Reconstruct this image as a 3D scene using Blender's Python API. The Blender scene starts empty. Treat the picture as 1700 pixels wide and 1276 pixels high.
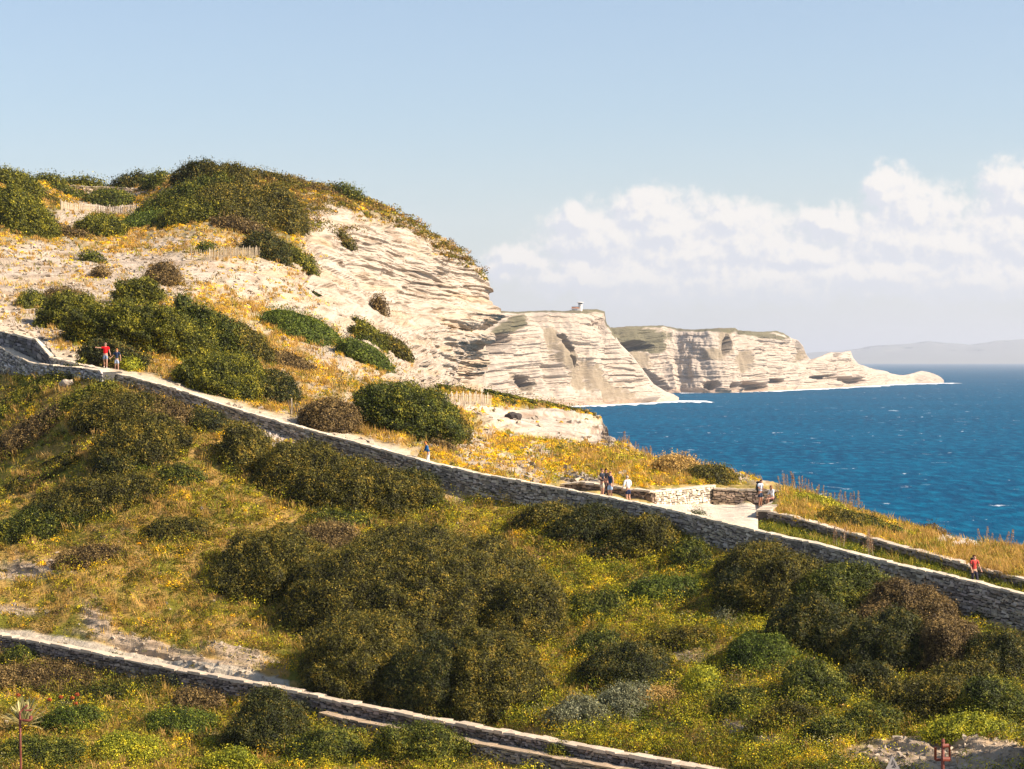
import bpy, math, random
import numpy as np
from mathutils import Vector, Matrix
random.seed(7); RNG = np.random.default_rng(7)
SC = bpy.context.scene
# ---------------------------------------------------------------- camera
F = 3834.0; CX = 850.0; HY = 598.0; CAMZ = 45.0          # focal length and horizon in photo pixels (1700 wide)
cam_d = bpy.data.cameras.new("camera"); cam = bpy.data.objects.new("camera", cam_d)
SC.collection.objects.link(cam); SC.camera = cam
cam.location = (0, 0, CAMZ); cam.rotation_euler = (math.radians(90), 0, 0)
cam_d.sensor_width = 36.0; cam_d.lens = F / 1700 * 36.0
cam_d.shift_y = -(638 - HY) / 1700.0
cam_d.clip_start = 1.0; cam_d.clip_end = 400000.0
# ---------------------------------------------------------------- light
SUN_EL = math.radians(36); SUN_AZ = math.radians(103)     # azimuth clockwise from +Y (view direction)
sd = bpy.data.lights.new("sun", 'SUN'); sd.energy = 5.0; sd.angle = math.radians(0.5); sd.color = (1.0, 0.86, 0.70)
sun = bpy.data.objects.new("sun", sd); SC.collection.objects.link(sun)
SDIR = Vector((math.sin(SUN_AZ) * math.cos(SUN_EL), math.cos(SUN_AZ) * math.cos(SUN_EL), math.sin(SUN_EL)))
sun.rotation_euler = SDIR.to_track_quat('Z', 'Y').to_euler(); sun.location = (0, 0, 200)
SC.view_settings.view_transform = 'Standard'; SC.view_settings.look = 'None'
SC.view_settings.exposure = 1.0; SC.view_settings.gamma = 1.0
# world: sky texture with cumulus built from noise over the sky directions
W = bpy.data.worlds.new("World"); SC.world = W; W.use_nodes = True
def build_world():
    nt = W.node_tree; nt.nodes.clear(); N = nt.nodes; L = nt.links
    def math_(op, a, b=None, c=None, clamp=False):
        n = N.new('ShaderNodeMath'); n.operation = op; n.use_clamp = clamp
        for i, v in enumerate((a, b, c)):
            if v is None: continue
            if isinstance(v, (int, float)): n.inputs[i].default_value = v
            else: L.new(v, n.inputs[i])
        return n.outputs[0]
    sky = N.new('ShaderNodeTexSky'); sky.sky_type = 'NISHITA'; sky.sun_disc = False
    sky.sun_elevation = SUN_EL; sky.sun_rotation = SUN_AZ; sky.altitude = 50
    sky.air_density = 1.0; sky.dust_density = 0.9; sky.ozone_density = 3.0
    tc = N.new('ShaderNodeTexCoord'); sep = N.new('ShaderNodeSeparateXYZ'); L.new(tc.outputs['Generated'], sep.inputs[0])
    hyp = math_('SQRT', math_('ADD', math_('MULTIPLY', sep.outputs[0], sep.outputs[0]), math_('MULTIPLY', sep.outputs[1], sep.outputs[1])))
    el = math_('MULTIPLY', math_('ARCTAN2', sep.outputs[2], hyp), 57.2958)      # degrees above the horizon
    az = math_('MULTIPLY', math_('ARCTAN2', sep.outputs[0], sep.outputs[1]), 57.2958)
    cmb = N.new('ShaderNodeCombineXYZ'); L.new(az, cmb.inputs[0]); L.new(el, cmb.inputs[1])
    def noise(vec, scale, detail, rough, off=(0, 0, 0), col=False, sx=1.0, sy=1.0):
        mp = N.new('ShaderNodeMapping'); mp.inputs['Location'].default_value = off
        mp.inputs['Scale'].default_value = (sx, sy, 1); L.new(vec, mp.inputs[0])
        n = N.new('ShaderNodeTexNoise'); n.inputs['Scale'].default_value = scale; n.inputs['Detail'].default_value = detail
        n.inputs['Roughness'].default_value = rough; L.new(mp.outputs[0], n.inputs['Vector'])
        return n.outputs['Color'] if col else n.outputs['Fac']
    # cumulus lobes: azimuth, elevation, half width, half height (degrees)
    def A(px): return math.degrees(math.atan((px - CX) / F))
    def E(py): return math.degrees(math.atan((HY - py) / F))
    k = 57.3 / F
    LOB = [(960, 372, 45, 30), (1000, 400, 95, 55), (1065, 350, 50, 34), (1110, 375, 75, 50), (1215, 365, 60, 34),
           (1240, 410, 80, 60), (1150, 430, 120, 50), (1330, 425, 90, 26), (1375, 375, 60, 26), (1470, 320, 40, 34), (1520, 355, 75, 45),
           (1500, 400, 110, 50), (1600, 425, 100, 50), (1690, 330, 60, 48), (1690, 400, 90, 70), (850, 435, 55, 26), (960, 465, 80, 30),
           (1060, 470, 120, 40), (1250, 470, 160, 34), (1450, 460, 160, 36), (1620, 470, 140, 36), (1850, 350, 150, 90),
           (2150, 400, 200, 60), (-600, 420, 300, 50), (-1300, 380, 300, 90)]
    def field(vec):
        w = noise(vec, 1.1, 7, 0.6, (3, 1, 0), True)
        sub = N.new('ShaderNodeVectorMath'); sub.operation = 'SUBTRACT'; L.new(w, sub.inputs[0]); sub.inputs[1].default_value = (.5, .5, .5)
        scl = N.new('ShaderNodeVectorMath'); scl.operation = 'SCALE'; L.new(sub.outputs[0], scl.inputs[0]); scl.inputs['Scale'].default_value = 1.25
        add = N.new('ShaderNodeVectorMath'); add.operation = 'ADD'; L.new(vec, add.inputs[0]); L.new(scl.outputs[0], add.inputs[1])
        tot = None
        for (px, py, rx, ry) in LOB:
            mp = N.new('ShaderNodeMapping'); mp.vector_type = 'POINT'
            sx, sy = 1 / (rx * k), 1 / (ry * k)
            mp.inputs['Scale'].default_value = (sx, sy, 0); mp.inputs['Location'].default_value = (-A(px) * sx, -E(py) * sy, 0)
            L.new(add.outputs[0], mp.inputs[0])
            ln = N.new('ShaderNodeVectorMath'); ln.operation = 'LENGTH'; L.new(mp.outputs[0], ln.inputs[0])
            v = math_('SUBTRACT', 1.38, ln.outputs['Value'])
            tot = v if tot is None else math_('SMOOTH_MAX', tot, v, 0.35)
        return tot
    f0 = field(cmb.outputs[0])
    fine = noise(cmb.outputs[0], 3.2, 8, 0.62, (9, 2, 0))
    d0 = math_('ADD', f0, math_('MULTIPLY', math_('SUBTRACT', fine, 0.5), 1.15))
    sh = N.new('ShaderNodeVectorMath'); sh.operation = 'ADD'; L.new(cmb.outputs[0], sh.inputs[0]); sh.inputs[1].default_value = (0.17, 0.2, 0)
    f1 = field(sh.outputs[0]); fine1 = noise(sh.outputs[0], 3.2, 8, 0.62, (9, 2, 0))
    d1 = math_('ADD', f1, math_('MULTIPLY', math_('SUBTRACT', fine1, 0.5), 1.15))
    lit = N.new('ShaderNodeMapRange'); lit.interpolation_type = 'SMOOTHSTEP'
    L.new(math_('SUBTRACT', d0, d1), lit.inputs['Value']); lit.inputs['From Min'].default_value = -0.30; lit.inputs['From Max'].default_value = 0.30
    al = N.new('ShaderNodeMapRange'); al.interpolation_type = 'SMOOTHSTEP'; L.new(d0, al.inputs['Value'])
    al.inputs['From Min'].default_value = 0.0; al.inputs['From Min'].default_value = -0.06; al.inputs['From Max'].default_value = 0.62
    # cloud bases melt into a pale layer near the horizon
    base = N.new('ShaderNodeMapRange'); base.interpolation_type = 'SMOOTHSTEP'; L.new(el, base.inputs['Value'])
    base.inputs['From Min'].default_value = 0.7; base.inputs['From Max'].default_value = 2.3
    alpha = math_('MULTIPLY', math_('MULTIPLY', al.outputs[0], 0.95), math_('ADD', math_('MULTIPLY', base.outputs[0], 0.7), 0.3))
    ccol = N.new('ShaderNodeMix'); ccol.data_type = 'RGBA'; L.new(math_('MULTIPLY', lit.outputs[0], base.outputs[0]), ccol.inputs['Factor'])
    ccol.inputs['A'].default_value = (0.385, 0.395, 0.43, 1); ccol.inputs['B'].default_value = (0.51, 0.485, 0.46, 1)
    # thin pale layer along the horizon
    st = noise(cmb.outputs[0], 0.55, 6, 0.55, (0, 5, 0), False, 0.25, 1.0)
    lay = N.new('ShaderNodeMapRange'); lay.interpolation_type = 'SMOOTHSTEP'; L.new(el, lay.inputs['Value'])
    lay.inputs['From Min'].default_value = 6.5; lay.inputs['From Max'].default_value = 0.2; 
    layer = math_('MULTIPLY', lay.outputs[0], math_('ADD', math_('MULTIPLY', st, 0.7), 0.25), None, True)
    b_sky = N.new('ShaderNodeBackground'); b_sky.inputs[1].default_value = 0.080
    hs = N.new('ShaderNodeHueSaturation'); hs.inputs['Saturation'].default_value = 0.86; L.new(sky.outputs[0], hs.inputs['Color'])
    tn = N.new('ShaderNodeVectorMath'); tn.operation = 'MULTIPLY'; L.new(hs.outputs[0], tn.inputs[0]); tn.inputs[1].default_value = (0.99, 0.985, 1.0); L.new(tn.outputs[0], b_sky.inputs[0])
    b_lay = N.new('ShaderNodeBackground'); b_lay.inputs[0].default_value = (0.425, 0.425, 0.445, 1); b_lay.inputs[1].default_value = 1.0
    b_cl = N.new('ShaderNodeBackground'); L.new(ccol.outputs['Result'], b_cl.inputs[0]); b_cl.inputs[1].default_value = 1.0
    m1 = N.new('ShaderNodeMixShader'); L.new(layer, m1.inputs[0]); L.new(b_sky.outputs[0], m1.inputs[1]); L.new(b_lay.outputs[0], m1.inputs[2])
    m2 = N.new('ShaderNodeMixShader'); L.new(alpha, m2.inputs[0]); L.new(m1.outputs[0], m2.inputs[1]); L.new(b_cl.outputs[0], m2.inputs[2])
    out = N.new('ShaderNodeOutputWorld'); L.new(m2.outputs[0], out.inputs[0])
build_world()
SC.cycles.max_bounces = 6; SC.cycles.diffuse_bounces = 2; SC.cycles.glossy_bounces = 2; SC.cycles.transmission_bounces = 3
SC.cycles.transparent_max_bounces = 6; SC.cycles.volume_bounces = 0; SC.cycles.use_denoising = True

# ---------------------------------------------------------------- numeric helpers
_p = RNG.permutation(256); PERM = np.concatenate([_p, _p, _p])
_g = RNG.normal(size=(256, 3)); GRAD = _g / np.linalg.norm(_g, axis=1)[:, None]
def perlin(x, y, z):
    x, y, z = np.broadcast_arrays(np.asarray(x, float), np.asarray(y, float), np.asarray(z, float))
    xi = np.floor(x).astype(int); yi = np.floor(y).astype(int); zi = np.floor(z).astype(int)
    xf, yf, zf = x - xi, y - yi, z - zi
    u, v, w = [t * t * t * (t * (t * 6 - 15) + 10) for t in (xf, yf, zf)]
    xi &= 255; yi &= 255; zi &= 255
    def g(i, j, k):
        h = PERM[(PERM[(PERM[(xi + i) & 255] + yi + j) & 255] + zi + k) & 255]
        G = GRAD[h]; return G[..., 0] * (xf - i) + G[..., 1] * (yf - j) + G[..., 2] * (zf - k)
    l = lambda a, b, t: a + (b - a) * t
    return 1.6 * l(l(l(g(0,0,0), g(1,0,0), u), l(g(0,1,0), g(1,1,0), u), v), l(l(g(0,0,1), g(1,0,1), u), l(g(0,1,1), g(1,1,1), u), v), w)
def fbm(x, y, z, o=4, gain=0.5):
    s = 0; a = 1.0; t = 0
    for i in range(o):
        s = s + a * perlin(x * 2**i + 13.7 * i, y * 2**i + 5.1 * i, z * 2**i + 9.3 * i); t += a; a *= gain
    return s / t
def sstep(a, b, x):
    t = np.clip((x - a) / (b - a), 0, 1); return t * t * (3 - 2 * t)
def interp(pts):
    P = np.array(pts, float); return lambda x: np.interp(x, P[:, 0], P[:, 1])
class TPS:
    def __init__(s, pts):
        P = np.array(pts, float); s.X = P[:, :2] / 400.0; n = len(P); v = np.log(P[:, 2])
        s.c = 1e-4
        K = s.k(s.X, s.X) + np.eye(n) * 3e-4
        Q = np.c_[np.ones(n), s.X]; A = np.block([[K, Q], [Q.T, np.zeros((3, 3))]])
        s.w = np.linalg.solve(A, np.r_[v, 0, 0, 0]); s.n = n
    def k(s, a, b):
        r2 = ((a[:, None, :] - b[None, :, :]) ** 2).sum(-1) + s.c; return 0.5 * r2 * np.log(r2)
    def __call__(s, px, py):
        px, py = np.broadcast_arrays(np.asarray(px, float), np.asarray(py, float)); sh = px.shape
        X = np.c_[px.ravel(), py.ravel()] / 400.0; out = np.empty(len(X))
        for i in range(0, len(X), 20000):
            x = X[i:i + 20000]; out[i:i + 20000] = s.k(x, s.X) @ s.w[:s.n] + s.w[s.n] + x @ s.w[s.n + 1:]
        return np.exp(out).reshape(sh)
def unproj(px, py, d):
    px, py, d = np.broadcast_arrays(np.asarray(px, float), np.asarray(py, float), np.asarray(d, float))
    return np.stack([(px - CX) / F * d, d, CAMZ - (py - HY) / F * d], -1)
def ell(px, py, L, soft=0.35, warp=0.0):
    """soft mask, 1 inside any of the ellipses (cx, cy, rx, ry, rot_deg)"""
    m = np.zeros(np.shape(px))
    for e in L:
        cx, cy, rx, ry = e[:4]; a = math.radians(e[4] if len(e) > 4 else 0)
        dx, dy = px - cx, py - cy; u = (dx * math.cos(a) + dy * math.sin(a)) / rx; v = (-dx * math.sin(a) + dy * math.cos(a)) / ry
        m = np.maximum(m, sstep(-soft, soft, 1 - np.sqrt(u * u + v * v) + warp))
    return m
def mixc(a, b, t):
    a = np.asarray(a, float); b = np.asarray(b, float); t = np.asarray(t)[..., None]; return a * (1 - t) + b * t

# ---------------------------------------------------------------- scene helpers
def tag(o, label=None, cat=None, group=None, kind=None):
    if label: o['label'] = label
    if cat: o['category'] = cat
    if group: o['group'] = group
    if kind: o['kind'] = kind
    return o
def link(o, parent=None):
    SC.collection.objects.link(o)
    if parent is not None: o.parent = parent
    return o
def empty(name, loc=(0, 0, 0), rz=0.0):
    o = bpy.data.objects.new(name, None); o.location = loc; o.rotation_euler = (0, 0, rz); o.empty_display_size = 0.3
    return link(o)
def mesh_np(name, V, Fq, mat, parent=None, col=None, smooth=False, tri=False):
    """mesh from arrays; Fq an (n,4) or (n,3) index array; col per-vertex colour (n,3)"""
    V = np.asarray(V, np.float32).reshape(-1, 3); Fq = np.asarray(Fq, np.int32); k = Fq.shape[1]
    me = bpy.data.meshes.new(name); me.vertices.add(len(V)); me.vertices.foreach_set('co', V.ravel())
    me.loops.add(Fq.size); me.loops.foreach_set('vertex_index', Fq.ravel())
    me.polygons.add(len(Fq)); me.polygons.foreach_set('loop_start', np.arange(0, Fq.size, k, dtype=np.int32))
    me.polygons.foreach_set('loop_total', np.full(len(Fq), k, np.int32))
    me.polygons.foreach_set('use_smooth', np.full(len(Fq), smooth, bool))
    if col is not None:
        a = me.color_attributes.new('col', 'FLOAT_COLOR', 'POINT')
        a.data.foreach_set('color', np.c_[np.asarray(col, np.float32), np.ones(len(V), np.float32)].ravel().astype(np.float32))
    me.update(calc_edges=True); me.validate()
    me.materials.append(mat); o = bpy.data.objects.new(name, me); return link(o, parent)
def mat_new(name):
    m = bpy.data.materials.new(name); m.use_nodes = True; nt = m.node_tree; nt.nodes.clear()
    return m, nt.nodes, nt.links
def mat_plain(name, c, rough=0.7, spec=0.3, metal=0.0, bump=0.0, bscale=20.0, var=0.0):
    m, N, L = mat_new(name); b = N.new('ShaderNodeBsdfPrincipled'); o = N.new('ShaderNodeOutputMaterial'); L.new(b.outputs[0], o.inputs[0])
    b.inputs['Roughness'].default_value = rough; b.inputs['Specular IOR Level'].default_value = spec; b.inputs['Metallic'].default_value = metal
    b.inputs['Base Color'].default_value = (*c, 1)
    tc = N.new('ShaderNodeTexCoord'); n = N.new('ShaderNodeTexNoise'); n.inputs['Scale'].default_value = bscale; n.inputs['Detail'].default_value = 4
    L.new(tc.outputs['Object'], n.inputs['Vector'])
    mx = N.new('ShaderNodeMix'); mx.data_type = 'RGBA'; mx.inputs['A'].default_value = (*[v * (1 - var) for v in c], 1)
    mx.inputs['B'].default_value = (*[min(1, v * (1 + var)) for v in c], 1); L.new(n.outputs['Fac'], mx.inputs['Factor']); L.new(mx.outputs['Result'], b.inputs['Base Color'])
    if bump:
        bp = N.new('ShaderNodeBump'); bp.inputs['Strength'].default_value = bump; bp.inputs['Distance'].default_value = 0.02
        L.new(n.outputs['Fac'], bp.inputs['Height']); L.new(bp.outputs[0], b.inputs['Normal'])
    return m
def mat_vcol(name, rough=0.9, spec=0.1, n1=2.5, v1=0.35, n2=14.0, bump=0.6, bdist=0.12, stretch=(1, 1, 1), sharp=False):
    """vertex colour times fine procedural variation, with bump"""
    m, N, L = mat_new(name); b = N.new('ShaderNodeBsdfPrincipled'); o = N.new('ShaderNodeOutputMaterial'); L.new(b.outputs[0], o.inputs[0])
    b.inputs['Roughness'].default_value = rough; b.inputs['Specular IOR Level'].default_value = spec
    a = N.new('ShaderNodeAttribute'); a.attribute_name = 'col'
    tc = N.new('ShaderNodeTexCoord'); mp = N.new('ShaderNodeMapping'); mp.inputs['Scale'].default_value = stretch; L.new(tc.outputs['Object'], mp.inputs[0])
    n = N.new('ShaderNodeTexNoise'); n.inputs['Scale'].default_value = n1; n.inputs['Detail'].default_value = 8; n.inputs['Roughness'].default_value = 0.7
    L.new(mp.outputs[0], n.inputs['Vector'])
    mr = N.new('ShaderNodeMapRange'); L.new(n.outputs['Fac'], mr.inputs['Value']); mr.inputs['From Min'].default_value = 0.3; mr.inputs['From Max'].default_value = 0.7
    mr.inputs['To Min'].default_value = 1 - v1; mr.inputs['To Max'].default_value = 1 + v1
    vm = N.new('ShaderNodeVectorMath'); vm.operation = 'SCALE'; L.new(a.outputs['Color'], vm.inputs[0]); L.new(mr.outputs[0], vm.inputs['Scale'])
    L.new(vm.outputs[0], b.inputs['Base Color'])
    nb = N.new('ShaderNodeTexNoise'); nb.inputs['Scale'].default_value = n2; nb.inputs['Detail'].default_value = 6; nb.inputs['Roughness'].default_value = 0.65
    L.new(mp.outputs[0], nb.inputs['Vector'])
    bp = N.new('ShaderNodeBump'); bp.inputs['Strength'].default_value = bump; bp.inputs['Distance'].default_value = bdist
    L.new(nb.outputs['Fac'], bp.inputs['Height']); L.new(bp.outputs[0], b.inputs['Normal'])
    return m
def mat_leaf(name, trans=0.25):
    m, N, L = mat_new(name); o = N.new('ShaderNodeOutputMaterial')
    a = N.new('ShaderNodeAttribute'); a.attribute_name = 'col'
    d = N.new('ShaderNodeBsdfPrincipled'); d.inputs['Roughness'].default_value = 0.62; d.inputs['Specular IOR Level'].default_value = 0.22
    L.new(a.outputs['Color'], d.inputs['Base Color'])
    t = N.new('ShaderNodeBsdfTranslucent'); L.new(a.outputs['Color'], t.inputs[0])
    mx = N.new('ShaderNodeMixShader'); mx.inputs[0].default_value = trans; L.new(d.outputs[0], mx.inputs[1]); L.new(t.outputs[0], mx.inputs[2])
    L.new(mx.outputs[0], o.inputs[0]); return m
M_GROUND = mat_vcol('ground_soil_rock', n1=1.6, v1=0.28, n2=5.0, bump=0.7, bdist=0.15)
M_CLIFF = mat_vcol('limestone_strata', n1=1.2, v1=0.14, n2=2.6, bump=0.8, bdist=0.35, stretch=(0.35, 0.35, 2.6))
M_FARCLIFF = mat_vcol('far_limestone', n1=0.05, v1=0.13, n2=0.12, bump=0.8, bdist=4.0, stretch=(0.5, 0.5, 3.0))
M_LEAF = mat_leaf('leaves', 0.14); M_GRASS = mat_leaf('grass_blades', 0.35)
M_CORE = mat_vcol('twigs', n1=3.0, v1=0.4, n2=8.0, bump=1.0, bdist=0.2)
M_STONE = mat_vcol('dry_stone', n1=6.0, v1=0.25, n2=18.0, bump=0.6, bdist=0.03)
M_BARK = mat_plain('bark', (0.09, 0.065, 0.045), 0.9, 0.1, bump=0.5, var=0.4)

# ---------------------------------------------------------------- terrain sheets
class Surf:
    """a sheet of ground between a front line B and a back line T given over photo columns, at depths D"""
    def __init__(s, xs, B, T, n, D, back=(), warp=None, right=()):
        s.xs = np.asarray(xs, float); s.B = B; s.T = T; s.n = n; s.D = D
        PX = np.repeat(s.xs[:, None], n, 1); v = np.linspace(0, 1, n)[None, :]
        s.v = v; b = B(s.xs)[:, None]; t = T(s.xs)[:, None]; PY = b + (t - b) * v
        s.PX, s.PY = PX, PY
        QX = PX if warp is None else PX + warp(PX, PY)
        s.P = unproj(QX, PY, D(PX, PY)); s.nback = len(back); s.back = back; s.right = right
    def normals(s, P=None):
        P = s.P if P is None else P
        a = np.gradient(P, axis=0); b = np.gradient(P, axis=1); n = np.cross(a, b); n /= np.linalg.norm(n, axis=-1)[..., None] + 1e-9
        v = P - np.array([0, 0, CAMZ]); s_ = np.sign((n * v).sum(-1))[..., None]
        return -n * s_
    def sample(s, px, py, want_n=False):
        px = np.asarray(px, float); py = np.asarray(py, float)
        i = np.clip((px - s.xs[0]) / (s.xs[1] - s.xs[0]), 0, len(s.xs) - 1.001)
        b = s.B(px); t = s.T(px); j = np.clip((py - b) / (t - b), 0, 1) * (s.n - 1); j = np.clip(j, 0, s.n - 1.001)
        i0 = i.astype(int); j0 = j.astype(int); fi = (i - i0)[..., None]; fj = (j - j0)[..., None]
        def g(A): return (A[i0, j0] * (1 - fi) * (1 - fj) + A[i0 + 1, j0] * fi * (1 - fj) + A[i0, j0 + 1] * (1 - fi) * fj + A[i0 + 1, j0 + 1] * fi * fj)
        if want_n:
            if not hasattr(s, 'Nn'): s.Nn = s.normals(s.P0)
            return g(s.P), g(s.Nn)
        return g(s.P)
    def build(s, name, mat, col, smooth=True):
        P = s.P; C = col
        # beyond the skyline the ground goes on and falls away
        for (dy, dz) in s.back:
            q = P[:, -1:, :].copy(); q[..., 1] += dy; q[..., 0] *= q[..., 1] / (q[..., 1] - dy); q[..., 2] += dz
            P = np.concatenate([P, q], 1); C = np.concatenate([C, C[:, -1:, :]], 1)
        for (dx, dy) in s.right:
            q = P[-1:, :, :].copy(); q[..., 1] += dy; q[..., 0] += dx; P = np.concatenate([P, q], 0); C = np.concatenate([C, C[-1:, :, :]], 0)
        nx, ny = P.shape[:2]; idx = np.arange(nx * ny).reshape(nx, ny)
        Fq = np.stack([idx[:-1, :-1], idx[1:, :-1], idx[1:, 1:], idx[:-1, 1:]], -1).reshape(-1, 4)
        o = mesh_np(name, P.reshape(-1, 3), Fq, mat, None, C.reshape(-1, 3), smooth)
        return o
# ---------------------------------------------------------------- guide lines of the place (photo columns and rows)
UW_TOP = interp([(-250, 500), (0, 548), (60, 563), (85, 592), (165, 612), (280, 641), (400, 681), (500, 709), (600, 736), (710, 766), (800, 786), (900, 804), (1000, 823),
                 (1080, 838), (1150, 854), (1200, 866), (1260, 881), (1350, 901), (1450, 926), (1550, 950), (1630, 968), (1700, 986), (1950, 1050)])
UW_H = interp([(-250, 74), (0, 70), (60, 58), (85, 34), (165, 12), (200, 12), (300, 19), (400, 25), (500, 30), (700, 42), (800, 44), (900, 40), (1000, 40), (1100, 46), (1200, 50), (1350, 62), (1500, 68), (1700, 76), (1950, 80)])
UW_D = interp([(-250, 176), (0, 163), (172, 153), (400, 147), (710, 139), (1000, 132), (1270, 122.5), (1617, 113), (1700, 110.5), (1950, 104)])
LW_TOP = interp([(-250, 1000), (-100, 1032), (0, 1053), (100, 1071), (200, 1091), (300, 1112), (400, 1130), (480, 1144), (560, 1163), (700, 1190), (800, 1208), (900, 1226), (1000, 1245), (1100, 1262), (1180, 1277), (1400, 1320), (1950, 1430)])
LW_D = interp([(-250, 124), (0, 119), (560, 107), (1180, 94), (1950, 84)])
# ---- middle and front slope, up to the foot of the upper wall
pts = []
for px in range(-250, 1951, 200):
    w = float(UW_TOP(px)); h = float(UW_H(px)); d = float(UW_D(px)); pts.append((px, w + h, d - 0.4)); pts.append((px, w - 4, d + 4.0))
    l = float(LW_TOP(px)); ld = float(LW_D(px))
    if px < 1250:
        pts.append((px, l - 2, ld + 2.2)); pts.append((px, l + 44, ld - 0.2)); pts.append((px, l + 140, ld - 9))
        m = (w + h + l) / 2; pts.append((px, m, (d + ld) / 2 + 1))
pts += [(1400, 1276, 91), (1700, 1276, 89), (1950, 1276, 88), (1450, 1130, 105), (1700, 1130, 103), (1950, 1180, 100), (-250, 1500, 84), (600, 1500, 80), (1300, 1500, 78), (1950, 1500, 76), (1600, 1230, 93), (1300, 1200, 98)]
D1 = TPS(pts)
S1 = Surf(np.arange(-250, 1951, 3.0), lambda x: np.full(np.shape(x), 1500.0), lambda x: UW_TOP(x) + 3.0, 300, D1)
# ---- hillside above the path, with the near cliff
T2 = interp([(-260, 300), (0, 292), (60, 303), (100, 306), (235, 313), (300, 292), (350, 284), (450, 290), (550, 312), (600, 326), (650, 347), (700, 374), (740, 397), (770, 417), (790, 437), (802, 452)])
B2 = interp([(-260, 502), (0, 550), (60, 565), (85, 594), (165, 614), (280, 643), (400, 683), (500, 711), (600, 738), (690, 763), (720, 700), (745, 662), (802, 655)])
p2 = [(-260, 560, 180), (0, 549, 166), (0, 480, 195), (0, 400, 232), (0, 340, 268), (0, 292, 300), (-260, 300, 300), (-260, 420, 232), (85, 590, 160), (170, 611, 156), (170, 590, 160), (150, 500, 192), (150, 430, 228), (150, 350, 300), (120, 306, 335), (235, 313, 335),
      (300, 645, 152.5), (300, 600, 163), (300, 550, 178), (300, 480, 203), (300, 420, 236), (300, 340, 290), (300, 290, 320), (500, 709, 147.5), (500, 650, 162), (500, 600, 178), (500, 520, 215), (500, 460, 245), (500, 400, 272), (480, 350, 296), (480, 295, 318),
      (600, 736, 144.5), (600, 650, 168), (600, 560, 215), (600, 480, 283), (600, 400, 300), (600, 330, 322), (690, 762, 142), (690, 680, 165), (690, 600, 235), (680, 520, 305), (700, 440, 320), (700, 378, 340),
      (740, 640, 310), (800, 650, 350), (790, 560, 343), (780, 480, 348), (790, 437, 360), (745, 665, 300)]
p2 += [(640, 747, 143.6), (640, 725, 148.5), (640, 700, 154.5), (665, 752, 143.2), (665, 730, 147.8), (690, 742, 147.5), (690, 722, 152), (580, 722, 147.2), (580, 700, 152), (720, 700, 165), (760, 690, 240)]
_D2 = TPS(p2)
D2 = lambda x, y: np.maximum(_D2(x, y), UW_D(x) + 0.3)
RW = interp([(400, -4), (430, -9), (455, 1), (475, 4), (483, 2), (492, -2), (503, 12), (512, 22), (520, 30), (528, 26), (535, 14), (543, -2), (548, -8), (554, 8), (563, 9), (570, -4), (576, -8), (584, -2), (600, 2), (615, -3), (640, -8)])
def warp2(PX, PY):
    w = sstep(690, 802, PX) ** 2; return RW(PY) * w
S2 = Surf(np.arange(-260, 803, 1.5), B2, T2, 330, D2, back=((1, 0.2), (3, -0.1), (8, -1.5), (20, -8), (60, -70)), warp=warp2, right=((0.2, 2), (0.3, 6), (0, 15), (-4, 40), (-8, 90)))
# ---- seaward terrace beyond the path on the right, with its skyline against the sea
T3 = interp([(640, 668), (700, 655), (735, 646), (800, 656), (850, 662), (900, 670), (950, 680), (985, 689), (1000, 694), (1008, 712), (1014, 726), (1050, 745), (1095, 760), (1130, 766), (1180, 776), (1250, 789), (1290, 806), (1330, 818), (1400, 842), (1450, 857), (1540, 883), (1560, 888), (1620, 898), (1700, 912), (1960, 985)])
PARA = interp([(640, 1), (665, 2), (690, 9), (760, 9), (900, 8), (1000, 9), (1080, 9), (1150, 5), (1260, 8), (1300, 10), (1400, 14), (1617, 16), (1960, 20)])
B3 = lambda x: UW_TOP(x) + PARA(x)
p3 = []
for px in (640, 720, 800, 900, 1000, 1080): p3.append((px, float(B3(px)), float(UW_D(px)) + 0.35))
p3 += [(640, 690, 160), (640, 668, 170), (700, 720, 154), (700, 655, 178), (740, 646, 196), (760, 700, 168), (800, 655, 200), (800, 690, 180), (800, 740, 158), (900, 670, 206), (900, 700, 188), (900, 730, 174), (900, 770, 155), (985, 689, 205), (1000, 712, 195),
       (1000, 750, 168), (1000, 790, 144), (1000, 808, 138.5), (1014, 726, 184), (1090, 760, 172), (1090, 800, 148), (1090, 815, 141), (1180, 776, 165), (1180, 800, 149), (1250, 790, 158), (1250, 806, 150)]
for px in (1130, 1200, 1250): p3 += [(px, float(B3(px)), float(UW_D(px)) + 0.35)]
p3 = [q for q in p3 if not (q[0] >= 1080 and q[1] > 799)]
p3 += [(1310, 850, 138.2), (1280, 850, 138.0), (1300, 839, 144.2), (1310, 812, 147.0), (1310, 800, 158)]
p3 += [(1000, 821.5, 138.6), (960, 814.5, 139.4), (1040, 828, 137.6), (1074, 833, 136.9), (930, 811, 139.9)]
for px in (664, 690, 760, 840):
    b_ = float(B3(px)); d_ = float(UW_D(px)) + 0.35; p3.append((px, HY + (b_ - HY) * d_ / (d_ + 3.2), d_ + 3.2))
p3 += [(px, float(B3(px)), float(UW_D(px)) + 0.35) for px in (1080, 1130, 1200, 1250)]
p3 += [(1090, 838, 137.5), (1120, 838, 140.5), (1150, 838, 143), (1185, 837.5, 144.6), (1220, 838, 144.6), (1258, 839, 144.4), (1220, 858, 132.3), (1250, 858, 132.3), (1180, 850, 137),
       (1185, 806, 147.2), (1220, 809, 147.0), (1258, 810, 147.0), (1150, 806, 145.0), (1110, 810, 142.0), (1080, 813, 139.6), (1040, 808, 140.5), (1000, 803, 141.5), (960, 799, 142.5)]
_D3 = TPS(p3)
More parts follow.
